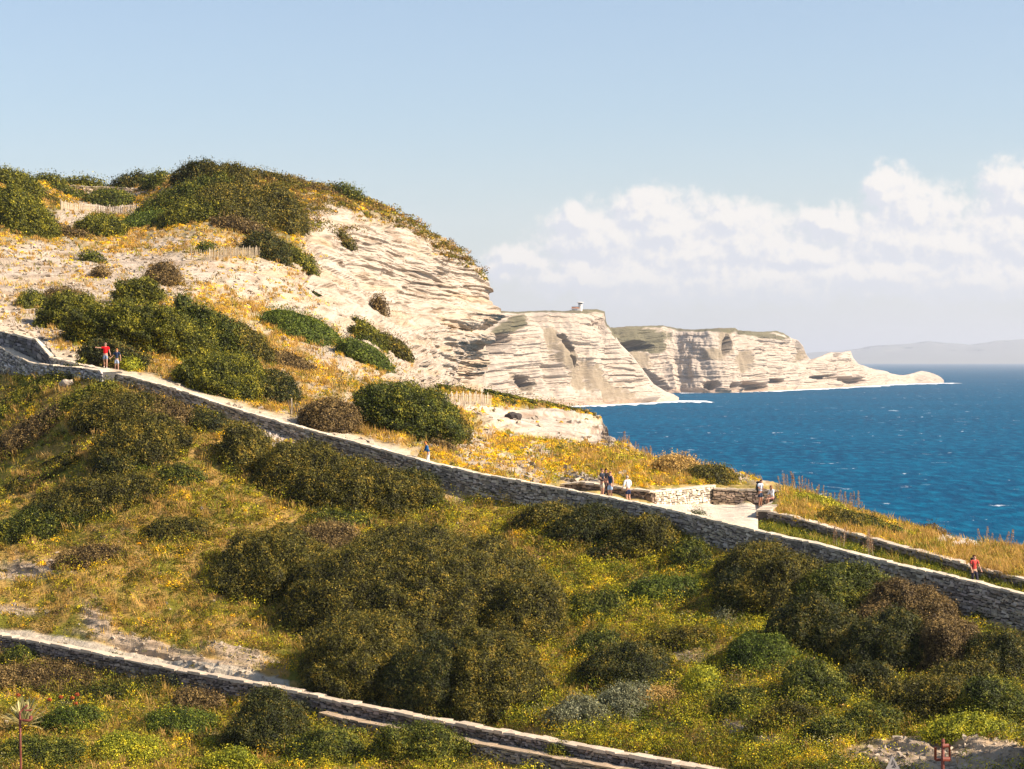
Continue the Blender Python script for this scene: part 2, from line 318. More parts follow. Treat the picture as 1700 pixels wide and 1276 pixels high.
def D3(x, y):
    d = np.maximum(_D3(x, y), UW_D(np.minimum(x, 1258)) + 0.30); t = sstep(668, 700, x); return d * t + (D2(x, y) + 0.6) * (1 - t)
B3s = lambda x: np.where(np.asarray(x) > 1258, 850.0, B3(x))
S3 = Surf(np.arange(664, 1312, 1.5), B3s, T3, 110, D3, back=((0.6, 0), (2, -0.3), (4, -2), (8, -8), (10, -40)))
# right of the terrace: path between the two walls, then the mound beyond the inner wall
IW_TOP = interp([(1262, 846), (1300, 853), (1400, 881), (1500, 907), (1600, 935), (1700, 961), (1960, 1030)])
IW_D = interp([(1262, 132.5), (1400, 126.5), (1617, 118), (1700, 115), (1960, 108)])
p4 = []
for px in (1262, 1350, 1450, 1550, 1700, 1830, 1960):
    p4 += [(px, float(B3(px)), float(UW_D(px)) + 0.35), (px, float(IW_TOP(px)) + 26, float(IW_D(px)) - 0.3)]
_D4 = TPS(p4)
D4 = lambda x, y: np.clip(_D4(x, y), UW_D(x) + 0.30, IW_D(x) - 0.02)
S4 = Surf(np.arange(1256, 1962, 2.0), B3, lambda x: IW_TOP(x) + 20, 30, D4)
T5 = lambda x: np.maximum(T3(x), np.interp(x, [1256, 1268, 1280, 1290, 1300, 1320], [846, 841, 834, 826, 816, 800]))
p5 = []
for px in (1256, 1275, 1300, 1350, 1450, 1550, 1700, 1830, 1960):
    t = float(IW_TOP(px)); k5 = min(1.0, max(0.12, (px - 1256) / 60)); p5 += [(px, t + 6, float(IW_D(px)) + 0.25), (px, float(T5(px)), float(IW_D(px)) + 20 * k5)]
    p5 += [(px, (t + float(T5(px))) / 2, float(IW_D(px)) + 8 * k5)]
_D5 = TPS(p5)
D5 = lambda x, y: np.maximum(_D5(x, y), IW_D(x) + 0.2)
S5 = Surf(np.arange(1262, 1962, 2.0), lambda x: IW_TOP(x) + 6, T5, 60, D5, back=((0.6, 0), (2, -0.3), (4, -2), (8, -8), (10, -40)))

LIME = np.array((0.475, 0.395, 0.315)); LIME2 = np.array((0.33, 0.26, 0.19)); OCHRE = np.array((0.30, 0.19, 0.075)); STRAW = np.array((0.40, 0.25, 0.07))
GRN = np.array((0.075, 0.085, 0.02)); OLIVE = np.array((0.17, 0.155, 0.02)); SOIL = np.array((0.32, 0.21, 0.11))
def strata(P, tilt=0.0, per=1.0, seed=0.0, wob=0.3):
    x, y, z = P[..., 0], P[..., 1], P[..., 2]
    q = z + tilt * x + wob * perlin(x * 0.06 + seed, y * 0.06, z * 0.05)
    a = perlin(x * 0.07, y * 0.05, q * 0.85 / per + seed); b = perlin(x * 0.09 + 7, y * 0.06, q * 2.0 / per + seed)
    c = perlin(x * 0.3, y * 0.2, q * 5.5 / per + 3)
    f = sstep(-0.15, 0.15, a) * 0.7 + sstep(-0.09, 0.09, b) * 0.85 + sstep(-0.2, 0.2, c) * 0.30
    return f, q
def finish(S, amp_big, amp_fine, rock, tilt, per, flat=None, hor=0.0, ledge=0.5, big=0.07):
    """undulation + ledges; returns strata coordinate"""
    n = S.normals(); P = S.P; S.P0 = P.copy()
    x, y, z = P[..., 0], P[..., 1], P[..., 2]
    flat = 1.0 if flat is None else flat
    f, q = strata(P, tilt, per)
    dirn = n.copy(); dirn[..., 2] *= (1 - hor); 
    disp = amp_big * fbm(x * big, y * big, z * big, 3) + amp_fine * fbm(x * 0.5, y * 0.5, z * 0.5, 4) * (1 - 0.5 * rock)
    disp = disp * flat
    S.P = P + n * disp[..., None] + dirn * ((f - 0.9) * ledge * rock * np.minimum(flat, 1.0))[..., None]
    return f, q
# ---- S1 colours: where rock, dry grass, green
def pxn(S, s, o=4, off=0.0):
    return fbm(S.PX * s + off, S.PY * s * 1.4 + off, 0.37 + off, o)
g = pxn(S1, 0.02); g2 = pxn(S1, 0.07, 4, 5.2); w_ = pxn(S1, 0.03, 4, 9.1) * 0.5 + g2 * 0.35
rk1 = ell(S1.PX, S1.PY, [(55, 943, 80, 14, -4), (25, 1010, 55, 8, 5), (160, 1035, 34, 20, 60), (230, 1072, 95, 13, 12), (340, 1104, 110, 10, 12), (400, 1092, 60, 14, 14), (455, 720, 42, 17, 12), (1240, 1218, 60, 10, 14), (1130, 1092, 40, 9, 0), (1470, 1256, 70, 24, 10), (1600, 1262, 150, 34, 5), (1080, 1204, 60, 6, 6)], 0.5, w_)
rk1 = np.maximum(rk1, ell(S1.PX, S1.PY, [(720, 806, 60, 26, 12), (1660, 1012, 60, 30, 10)], 0.4, w_) * 0.7)
f, q = finish(S1, 0.35, 0.22, rk1, 0.10, 0.5, flat=sstep(UW_TOP(S1.PX) + UW_H(S1.PX), UW_TOP(S1.PX) + UW_H(S1.PX) + 60, S1.PY), ledge=0.28, big=0.12)
S1.rock = rk1
c = mixc(mixc(STRAW, OLIVE, sstep(-0.15, 0.25, g + g2 * 0.6)), SOIL, sstep(0.15, 0.5, pxn(S1, 0.05, 4, 2.2)) * 0.6)
lt = mixc((0.44, 0.33, 0.22), (0.30, 0.21, 0.13), sstep(0.0, 0.5, g2))
x, y = S1.P0[..., 0], S1.P0[..., 1]; ck = sstep(0.16, 0.03, np.abs(perlin(x * 0.3, y * 0.3, q * 5.0 + 2))) * sstep(-0.1, 0.3, perlin(x * 0.5, y * 0.4, q * 1.1))
lt = mixc(lt, (0.13, 0.09, 0.06), ck * 0.85)
S1.col = mixc(c, lt, rk1)
tr1 = sstep(0, 1, np.clip((S1.PY - LW_TOP(S1.PX) + 16) / 6, 0, 1)) * (S1.PX < 480) * sstep(-26, -16, LW_TOP(S1.PX) * -1 + S1.PY - 0) * (S1.PY < LW_TOP(S1.PX) + 3)
S1.col = mixc(S1.col, (0.50, 0.42, 0.31), tr1)
tag(S1.build('hillside', M_GROUND, S1.col, False), kind='structure')
# ---- S2
w_ = pxn(S2, 0.03, 4, 1.1) * 0.5 + pxn(S2, 0.09, 3, 4.1) * 0.45
cliff = ell(S2.PX, S2.PY, [(640, 470, 135, 110, 22), (740, 520, 110, 130, 0), (560, 400, 70, 50, 30), (760, 620, 75, 60, 0), (700, 560, 70, 60), (560, 470, 60, 50, 40)], 0.22, w_ * 0.5)
cliff *= sstep(0, 1, (S2.PX - 488) / 30)
slab = ell(S2.PX, S2.PY, [(110, 500, 120, 40, 10), (20, 470, 140, 70, 8), (330, 455, 60, 20, 0), (250, 440, 100, 20, 4), (90, 430, 150, 30, 4), (40, 540, 120, 34, 14), (220, 465, 110, 40, 4), (460, 465, 110, 34, 6), (500, 500, 80, 30, 20), (600, 560, 70, 18, 30), (180, 345, 60, 10, 4), (130, 365, 50, 14, 0), (170, 320, 75, 9, 2), (300, 402, 70, 9, -4),
    (690, 640, 60, 30, 30), (430, 690, 70, 8, 14), (560, 600, 60, 16, 28), (80, 556, 100, 14, 14), (560, 725, 60, 9, 14), (450, 650, 34, 8, 0), (650, 610, 50, 14, 34), (520, 540, 40, 12, 30)], 0.4, w_)
rock2 = np.maximum(cliff, slab * 0.85)
f, q = finish(S2, 0.9, 0.35, rock2, 0.04 + 0.10 * sstep(540, 400, S2.PY) * cliff, 1.0, hor=0.5, ledge=0.40 + 0.18 * cliff, big=0.05,
              flat=np.clip((UW_TOP(S2.PX) - S2.PY) / 50, 0, 1))
S2.rock = rock2; S2.cliff = cliff
x, y, z = S2.P0[..., 0], S2.P0[..., 1], S2.P0[..., 2]
band = perlin(x * 0.03, y * 0.03, q * 0.8 + 4); fine = perlin(x * 0.25, y * 0.25, q * 5.0)
crack = sstep(0.16, 0.03, np.abs(perlin(x * 0.06, y * 0.05, q * 2.1 + 11))) * sstep(-0.2, 0.25, perlin(x * 0.2, y * 0.2, q * 0.7))
crack = np.maximum(crack, sstep(0.18, 0.05, np.abs(perlin(x * 0.15, y * 0.12, q * 4.6 + 2))) * sstep(-0.1, 0.3, perlin(x * 0.3, y * 0.2, q * 1.1)) * 0.9)
lc = mixc(LIME * 1.03, (0.47, 0.345, 0.22), sstep(0.12, 0.45, band) * 0.7); lc = mixc(lc, LIME2 * 0.9, sstep(0.1, 0.5, fine) * 0.4); lc = mixc(lc, (0.24, 0.17, 0.11), crack * 0.75)
lc = mixc(lc, (0.40, 0.27, 0.12), sstep(0.3, 0.6, fbm(x * 0.12, y * 0.12, z * 0.2, 4)) * 0.5)
tg = sstep(-0.1, 0.35, pxn(S2, 0.05, 4, 3.3))
c = mixc(mixc((0.42, 0.33, 0.21), (0.38, 0.25, 0.09), tg), (0.16, 0.125, 0.04), sstep(0.1, 0.45, pxn(S2, 0.04, 4, 8.8)))
brush = ell(S2.PX, S2.PY, [(60, 360, 140, 50), (420, 330, 160, 60, 20), (640, 350, 130, 40, 32), (760, 410, 60, 26, 45), (240, 300, 300, 12)], 0.3, w_)
c = mixc(c, (0.13, 0.11, 0.035), brush * 0.8 * (1 - cliff))
S2.col = mixc(c, lc, rock2)
pathm = np.maximum(sstep(13, 7, UW_TOP(S2.PX) - S2.PY), ell(S2.PX, S2.PY, [(112, 590, 45, 13, 25), (150, 602, 45, 9, 17), (60, 566, 62, 6, 15), (200, 614, 40, 6, 15)], 0.15)) * (S2.PX < 682)
S2.col = mixc(S2.col, (0.52, 0.42, 0.30), pathm)
tag(S2.build('hill_terrain', M_CLIFF, S2.col, False), kind='structure')
# ---- S3
w_ = pxn(S3, 0.05, 4, 2.1) * 0.5 + pxn(S3, 0.12, 3, 4.1) * 0.4
ledge = ell(S3.PX, S3.PY, [(910, 704, 120, 26, 6), (990, 722, 50, 20, 15), (800, 680, 60, 10, 6)], 0.25, w_ * 0.3)
rk = ell(S3.PX, S3.PY, [(790, 735, 40, 22, -40), (860, 775, 60, 14, 25), (740, 745, 60, 8, 14), (800, 770, 50, 8, 14), (890, 750, 26, 18, 20), (1230, 792, 50, 10, 10), (1110, 762, 40, 7, 12), (1060, 745, 30, 8, 30), (960, 795, 60, 7, 10)], 0.4, w_)
plat = (S3.PX > 1078) * sstep(834, 837, S3.PY)
pth = sstep(4.6, 3.2, S3.P[..., 1] - UW_D(S3.PX)) * (S3.PX < 1100) * (S3.PX > 770)
rock3 = np.maximum(ledge, rk * 0.8) * (1 - plat)
f, q = finish(S3, 0.25, 0.18, rock3, 0.10, 0.55, hor=0.6, flat=(1 - plat) * (1 - pth) * sstep(680, 760, S3.PX), ledge=0.45 + 0.45 * ledge)
S3.rock = rock3
x, y = S3.P0[..., 0], S3.P0[..., 1]; fine = perlin(x * 0.3, y * 0.3, q * 6.0)
lc = mixc(LIME * 1.02, (0.30, 0.22, 0.15), sstep(0.1, 0.4, fine) * 0.6)
ck = sstep(0.16, 0.03, np.abs(perlin(x * 0.10, y * 0.10, q * 3.6 + 2))) * sstep(-0.2, 0.2, perlin(x * 0.3, y * 0.2, q * 1.1)); lc = mixc(lc, (0.22, 0.14, 0.09), ck * 0.8)
tg = sstep(-0.15, 0.3, pxn(S3, 0.07, 4, 3.3))
c = mixc((0.40, 0.28, 0.10), (0.20, 0.16, 0.04), tg)
S3.col = mixc(c, lc, rock3); S3.col = mixc(S3.col, (0.60, 0.51, 0.40), np.maximum(plat, pth))
tag(S3.build('terrace_ground', M_GROUND, S3.col, False), kind='structure')
for S, nm, cc in ((S4, 'path', (0.20, 0.15, 0.07)), (S5, 'mound', (0.34, 0.24, 0.09))):
    S.P0 = S.P.copy(); n = S.normals(); x, y = S.P[..., 0], S.P[..., 1]
    am = 0.02 if nm == 'path' else 0.22
    S.P = S.P + n * (am * fbm(x * 0.6, y * 0.6, 0.5, 4))[..., None]
    S.rock = ell(S.PX, S.PY, [(1590, 898, 45, 12, 5)], 0.2) if nm == 'mound' else np.zeros(S.PX.shape)
    S.col = mixc(mixc(cc, OLIVE, sstep(-0.1, 0.4, pxn(S, 0.06, 4, 1.1))), LIME * 1.1, S.rock)
    tag(S.build(nm, M_GROUND, S.col), kind='structure')
# ---------------------------------------------------------------- headlands, sea, far hills
def wl(py): return CAMZ * F / (py - HY)                       # distance of the waterline seen at row py
# headland with the signal station
T6 = interp([(640, 521), (700, 520), (800, 519), (835, 517), (860, 518), (905, 516), (940, 517), (965, 514), (990, 514), (1004, 518), (1010, 540), (1030, 572), (1050, 592), (1065, 612), (1085, 640), (1105, 652), (1118, 657), (1127, 663)])
B6 = interp([(640, 690), (860, 676), (940, 674), (1000, 672), (1060, 669), (1100, 667), (1127, 665.5)])
xs = np.arange(640, 1127.5, 1.0)
pp = []
for px in (640, 740, 820, 900, 960, 1000, 1040, 1080, 1126):
    b = float(B6(px)); dw = wl(b); t = float(T6(px)); pp += [(px, b, dw), (px, 655 if t < 645 else (b + t) / 2, dw * 1.008), (px, t, dw * (1.05 if px < 1005 else 1.02))]
    if px < 1010: pp += [(px, 600, dw * 1.022), (px, 545, dw * 1.035)]
D6 = TPS(pp)
RW6 = interp([(510, -1), (518, 0), (528, -2), (536, -8), (541, -14), (548, -8), (556, -3), (570, 0)])
_T6 = T6; T6 = lambda x: _T6(x) + 1.2 * fbm(np.asarray(x) * 0.10, 0.7, 0.1, 4) * sstep(1125, 1090, x)
S6 = Surf(xs, B6, T6, 150, D6, back=((15, 1), (60, 0), (200, -3), (300, -40), (300, -140)), warp=lambda X, Y: RW6(Y) * sstep(950, 1003, X) * sstep(1012, 1003, X))
T7 = interp([(960, 546), (1005, 545), (1050, 542), (1100, 541), (1135, 547), (1150, 548), (1190, 545), (1220, 545), (1225, 549), (1260, 551), (1290, 550), (1300, 553), (1312, 561), (1325, 566), (1333, 575), (1338, 588), (1345, 598), (1358, 594), (1372, 588), (1380, 585), (1395, 586), (1412, 583), (1416, 594), (1425, 605), (1450, 613), (1470, 617), (1483, 622), (1500, 624), (1510, 622), (1530, 616), (1550, 621), (1562, 627), (1567, 632)])
B7 = interp([(960, 655), (1120, 652), (1200, 652), (1240, 651), (1300, 648), (1350, 645.5), (1400, 643), (1440, 640.5), (1480, 638), (1530, 636.5), (1567, 635.5)])
pp = []
for px in (960, 1040, 1120, 1200, 1260, 1300, 1340, 1400, 1450, 1500, 1566):
    b = float(B7(px)); dw = wl(b); t = float(T7(px)); m = (b + t) / 2; pp += [(px, b, dw), (px, m, dw * 1.012), (px, t, dw * 1.03)]
D7 = TPS(pp)
_T7 = T7; T7 = lambda x: _T7(x) + 1.3 * fbm(np.asarray(x) * 0.10, 0.3, 0.9, 4)
S7 = Surf(np.arange(960, 1567.5, 1.0), B7, T7, 120, D7, back=((15, 1), (60, 0), (200, -3), (300, -40), (300, -140)))
def headland(S, name, top_scrub, talus, seed, caves=()):
    n = S.normals(); P = S.P; S.P0 = P.copy(); x, y, z = P[..., 0], P[..., 1], P[..., 2]
    hgt = (S.B(S.PX) - S.PY) / (S.B(S.PX) - S.T(S.PX))
    edge = np.clip((S.PY - S.T(S.PX)) / 10, 0, 1) * np.clip((S.B(S.PX) - S.PY) / 6, 0, 1)
    q = z + 4 * perlin(x * 0.008 + seed, y * 0.008, 0.3) + 0.02 * x
    a = sstep(-.1, .1, perlin(x * 0.006, y * 0.006, q * 0.085 + seed)) ; b = sstep(-.08, .08, perlin(x * 0.008, y * 0.012, q * 0.23))
    hf = fbm(S.PX * 0.12 + seed, S.PY * 0.16, 0.5, 4)
    gul = fbm(x * 0.011 + seed, y * 0.004, z * 0.004, 4)
    tal = ell(S.PX, S.PY, talus, 0.25, gul * 0.5 + hf * 0.9)
    dn = n.copy(); dn[..., 2] *= 0.3
    c_ = sstep(-.1, .1, perlin(x * 0.02, y * 0.02, q * 0.55))
    disp = edge * (34 * gul + 16 * fbm(x * 0.045, y * 0.02, z * 0.008, 4) + (3 * (a - .5) + 2.0 * (b - .5) + 1.3 * (c_ - .5)) * (1 - tal))
    disp = disp - 38 * ell(S.PX, S.PY, caves, 0.3, hf * 0.5) * edge if len(caves) else disp
    S.P = P + dn * disp[..., None]
    lc = mixc(LIME * 1.0, (0.44, 0.35, 0.27), sstep(0.0, 0.5, perlin(x * 0.004, y * 0.004, q * 0.12 + 3)) * 0.55)
    lc = mixc(lc, (0.40, 0.32, 0.25), sstep(0.1, 0.5, perlin(x * 0.02, y * 0.02, q * 0.5)) * 0.45)
    lc = mixc(lc, (0.30, 0.26, 0.20), sstep(0.15, 0.5, fbm(x * 0.02 + 5, y * 0.004, z * 0.006, 4)) * 0.35)
    lc = mixc(lc, (0.21, 0.16, 0.09), tal * 0.7)
    top = ell(S.PX, S.PY, top_scrub, 0.2, gul * 0.25 + hf * 0.5)
    rim = sstep(4.5, 1.5, S.PY - S.T(S.PX) + 3 * perlin(S.PX * 0.1, seed, 0.5)) * (S.T(S.PX) < 560)
    lc = mixc(lc, (0.11, 0.10, 0.05), np.maximum(top, rim) * 0.9)
    lc = mixc(lc, (0.36, 0.23, 0.15), sstep(0.10, 0.03, hgt) * 0.6)
    ck = sstep(0.15, 0.03, np.abs(perlin(x * 0.006, y * 0.006, q * 0.30 + 5))) * sstep(-0.15, 0.25, perlin(x * 0.02, y * 0.02, q * 0.1)); lc = mixc(lc, (0.20, 0.15, 0.11), ck * 0.3)
    return S.build(name, M_FARCLIFF, lc, False)
tag(headland(S6, 'headland', [(945, 518, 40, 5, 2), (840, 540, 28, 10, -30), (1000, 516, 6, 3)], [(940, 608, 52, 15, 50), (1000, 640, 60, 16, 35), (865, 635, 22, 12, 20), (900, 560, 10, 12)], 1.3, [(820, 572, 20, 14, -30), (866, 634, 16, 10, 20), (925, 572, 16, 5, 50), (985, 541, 12, 3, -50), (940, 600, 10, 5, 40)]), kind='structure')
tag(headland(S7, 'headland_beyond', [(1050, 556, 60, 15, 4), (1190, 548, 40, 5), (1260, 555, 40, 5, 10), (1085, 575, 20, 12, 0)], [(1055, 596, 30, 20, 50), (1205, 565, 14, 26, 0), (1235, 600, 14, 20), (1330, 590, 14, 16), (1190, 590, 20, 8)], 7.7, [(1055, 574, 26, 7, 4), (1085, 634, 26, 12, 40), (1180, 640, 12, 6), (1250, 641, 22, 7, 8), (1215, 640, 9, 6), (1290, 632, 10, 4), (1392, 617, 9, 12, 0), (1415, 630, 22, 5, 4), (1370, 625, 16, 3), (1205, 572, 7, 14)]), kind='structure')
# sea: one sheet to the horizon
def mat_sea():
    m, N, L = mat_new('sea_water'); o = N.new('ShaderNodeOutputMaterial'); b = N.new('ShaderNodeBsdfDiffuse'); gl = N.new('ShaderNodeBsdfGlossy'); gl.inputs['Roughness'].default_value = 0.3
    gl.inputs['Color'].default_value = (0.55, 0.8, 1.0, 1); ms = N.new('ShaderNodeMixShader'); ms.inputs[0].default_value = 0.03; L.new(b.outputs[0], ms.inputs[1]); L.new(gl.outputs[0], ms.inputs[2]); L.new(ms.outputs[0], o.inputs[0])
    tc = N.new('ShaderNodeTexCoord')
    def noise(sc, det, rough, st=(1, 1, 1), dist=0.0):
        mp = N.new('ShaderNodeMapping'); mp.inputs['Scale'].default_value = st; mp.inputs['Rotation'].default_value = (0, 0, 0.35); L.new(tc.outputs['Object'], mp.inputs[0])
        n = N.new('ShaderNodeTexNoise'); n.inputs['Scale'].default_value = sc; n.inputs['Detail'].default_value = det; n.inputs['Roughness'].default_value = rough
        n.inputs['Distortion'].default_value = dist; L.new(mp.outputs[0], n.inputs['Vector']); return n.outputs['Fac']
    big = noise(0.004, 3, 0.5); wav = noise(0.10, 6, 0.62, (1.6, 0.55, 1)); fl = noise(0.06, 9, 0.72, (1.2, 0.6, 1), 0.6); pat = noise(0.0028, 2, 0.5)
    def ramp(v, a, c, lo=0.0, hi=1.0):
        r = N.new('ShaderNodeMapRange'); r.interpolation_type = 'SMOOTHSTEP'; L.new(v, r.inputs['Value'])
        for k_, t in (('From Min', a), ('From Max', c), ('To Min', lo), ('To Max', hi)): r.inputs[k_].default_value = t
        return r.outputs[0]
    c1 = N.new('ShaderNodeMix'); c1.data_type = 'RGBA'; L.new(ramp(big, 0.35, 0.65), c1.inputs['Factor'])
    c1.inputs['A'].default_value = (0.0, 0.046, 0.110, 1); c1.inputs['B'].default_value = (0.0, 0.062, 0.136, 1)
    c2 = N.new('ShaderNodeMix'); c2.data_type = 'RGBA'; L.new(ramp(wav, 0.40, 0.72), c2.inputs['Factor']); L.new(c1.outputs['Result'], c2.inputs['A'])
    c2.inputs['B'].default_value = (0.0, 0.115, 0.210, 1)
    mm = N.new('ShaderNodeMath'); mm.operation = 'MULTIPLY'; L.new(ramp(fl, 0.63, 0.67), mm.inputs[0]); L.new(ramp(pat, 0.38, 0.6, 0.35, 1), mm.inputs[1])
    c3 = N.new('ShaderNodeMix'); c3.data_type = 'RGBA'; L.new(mm.outputs[0], c3.inputs['Factor']); L.new(c2.outputs['Result'], c3.inputs['A'])
    c3.inputs['B'].default_value = (0.75, 0.8, 0.85, 1); L.new(c3.outputs['Result'], b.inputs['Color'])
    bp = N.new('ShaderNodeBump'); bp.inputs['Strength'].default_value = 1.0; bp.inputs['Distance'].default_value = 1.6; L.new(wav, bp.inputs['Height']); L.new(bp.outputs[0], b.inputs['Normal']); L.new(bp.outputs[0], gl.inputs['Normal'])
    return m
M_SEA = mat_sea()
ys = np.array([150, 400, 1000, 3000, 10000, 40000, 120000.0]); V = []
for yy in ys: V += [(-120000, yy, 0), (120000, yy, 0)]
Fq = [(2 * i, 2 * i + 1, 2 * i + 3, 2 * i + 2) for i in range(len(ys) - 1)]
tag(mesh_np('sea', V, Fq, M_SEA), kind='structure')
# surf along the feet of the headlands
M_FOAM = mat_plain('surf_foam', (0.8, 0.82, 0.84), 0.9, 0.1, bscale=0.05, var=0.12)
def surf(pp, wid, zz):
    V = []; Fc = []; r = random.Random(int(pp[0][0]))
    for a in range(len(pp) - 1):
        (x0, y0), (x1, y1) = pp[a], pp[a + 1]; n = max(2, int(abs(x1 - x0) / 2))
        for i in range(n):
            t = i / n; V.append((x0 + (x1 - x0) * t, y0 + (y1 - y0) * t))
    V.append(pp[-1]); P = []
    for i, (px, py) in enumerate(V):
        d = wl(py); w = wid * (0.25 + 1.2 * abs(perlin(px * 0.07, py * 0.2, 0.5))); p = unproj(px, py, d)
        P += [(p[0], d + 60, zz), (p[0] , d - w * d / 10, zz)]
    Fc = [(2 * i, 2 * i + 1, 2 * i + 3, 2 * i + 2) for i in range(len(V) - 1)]
    return P, Fc
allP, allF = [], []
for k_, (pp, w) in enumerate([([(860, 676.5), (950, 674.5), (1010, 672), (1060, 669.8), (1100, 667.8), (1128, 666.2), (1180, 666.6)], 0.40), ([(1130, 652.6), (1300, 648.6), (1350, 646.2), (1400, 643.8), (1440, 641.4), (1485, 638.6), (1530, 637.1), (1567, 636.1), (1592, 636.0)], 0.22)]):
    P, Fc = surf(pp, w, 0.15 + 0.1 * k_); b = len(allP); allP += P; allF += [tuple(i + b for i in f_) for f_ in Fc]
tag(mesh_np('surf', allP, allF, M_FOAM), kind='structure')
# far mountains across the strait
P = []; nx = 240; pxs = np.linspace(1180, 2600, nx)
ridge = interp([(1180, 592), (1330, 586), (1400, 582), (1440, 575), (1500, 571), (1545, 566), (1580, 570), (1610, 572), (1650, 566), (1700, 562), (1850, 556), (2100, 570), (2600, 585)])
DM = 32000.0
rows = [(598.3, 0.0), (594, 500), (0.5, 1500), (1.0, 3000)]
R = ridge(pxs) + 2.2 * fbm(pxs * 0.03, 0.3, 0.7, 4)
PX, Vv = np.meshgrid(pxs, np.linspace(0, 1, 24), indexing='ij')
PYm = 600.5 + (R[:, None] - 600.5) * Vv ** 0.8; Dm = DM + 5000 * Vv + 1500 * fbm(PX * 0.02, Vv * 4, 0.2, 4) * Vv
Pm = unproj(PX, PYm, Dm); Pm = np.concatenate([Pm, Pm[:, -1:] + np.array([0, 3000, -400])], 1); Pm[:, 0, 2] = -5
idx = np.arange(Pm.shape[0] * Pm.shape[1]).reshape(Pm.shape[:2])
Fq = np.stack([idx[:-1, :-1], idx[1:, :-1], idx[1:, 1:], idx[:-1, 1:]], -1).reshape(-1, 4)
M_HILL = mat_plain('far_mountain_rock', (0.16, 0.16, 0.13), 0.95, 0.05, bscale=0.0006, var=0.3)
tag(mesh_np('far_hills', Pm.reshape(-1, 3), Fq, M_HILL, smooth=True), kind='structure')
def haze():
    m, N, L = mat_new('sea_haze'); o = N.new('ShaderNodeOutputMaterial'); v = N.new('ShaderNodeVolumePrincipled')
    v.inputs['Color'].default_value = (0.84, 0.90, 1.0, 1); v.inputs['Density'].default_value = HAZE; v.inputs['Anisotropy'].default_value = 0.2; L.new(v.outputs[0], o.inputs['Volume'])
    X0, X1, Y0, Y1, Z0, Z1 = -130000, 130000, -600, 130000, -30, 520
    V = [(x_, y_, z_) for x_ in (X0, X1) for y_ in (Y0, Y1) for z_ in (Z0, Z1)]
    Fc = [(0, 1, 3, 2), (4, 6, 7, 5), (0, 4, 5, 1), (2, 3, 7, 6), (0, 2, 6, 4), (1, 5, 7, 3)]
    tag(mesh_np('haze', V, Fc, m), kind='stuff')
HAZE = 4.2e-5
haze()
# ---------------------------------------------------------------- dry stone walls
BOXF = np.array([(0, 1, 2, 3), (4, 7, 6, 5), (0, 4, 5, 1), (1, 5, 6, 2), (2, 6, 7, 3), (3, 7, 4, 0)])
class Boxes:
    def __init__(s): s.V = []; s.C = []
    def add(s, c, ax, ay, az, col, jit=0.0):
        """box at centre c with half vectors ax, ay, az"""
        c, ax, ay, az = [np.asarray(t, float) for t in (c, ax, ay, az)]
        v = [c - ax - ay - az, c + ax - ay - az, c + ax + ay - az, c - ax + ay - az, c - ax - ay + az, c + ax - ay + az, c + ax + ay + az, c - ax + ay + az]
        v = np.array(v)
        if jit: v = v + RNG.normal(size=(8, 3)) * jit
        s.V.append(v); s.C.append(np.repeat(np.asarray(col, float)[None], 8, 0))
    def build(s, name, mat, parent=None):
        n = len(s.V); Fq = (BOXF[None] + 8 * np.arange(n)[:, None, None]).reshape(-1, 4)
        return mesh_np(name, np.concatenate(s.V), Fq, mat, parent, np.concatenate(s.C))
def resample(P, step):
    P = np.array(P, float); seg = np.linalg.norm(np.diff(P, axis=0), axis=1); s = np.r_[0, np.cumsum(seg)]
    t = np.arange(0, s[-1] + step * 0.5, step); return np.stack([np.interp(t, s, P[:, k]) for k in range(3)], -1), s[-1]
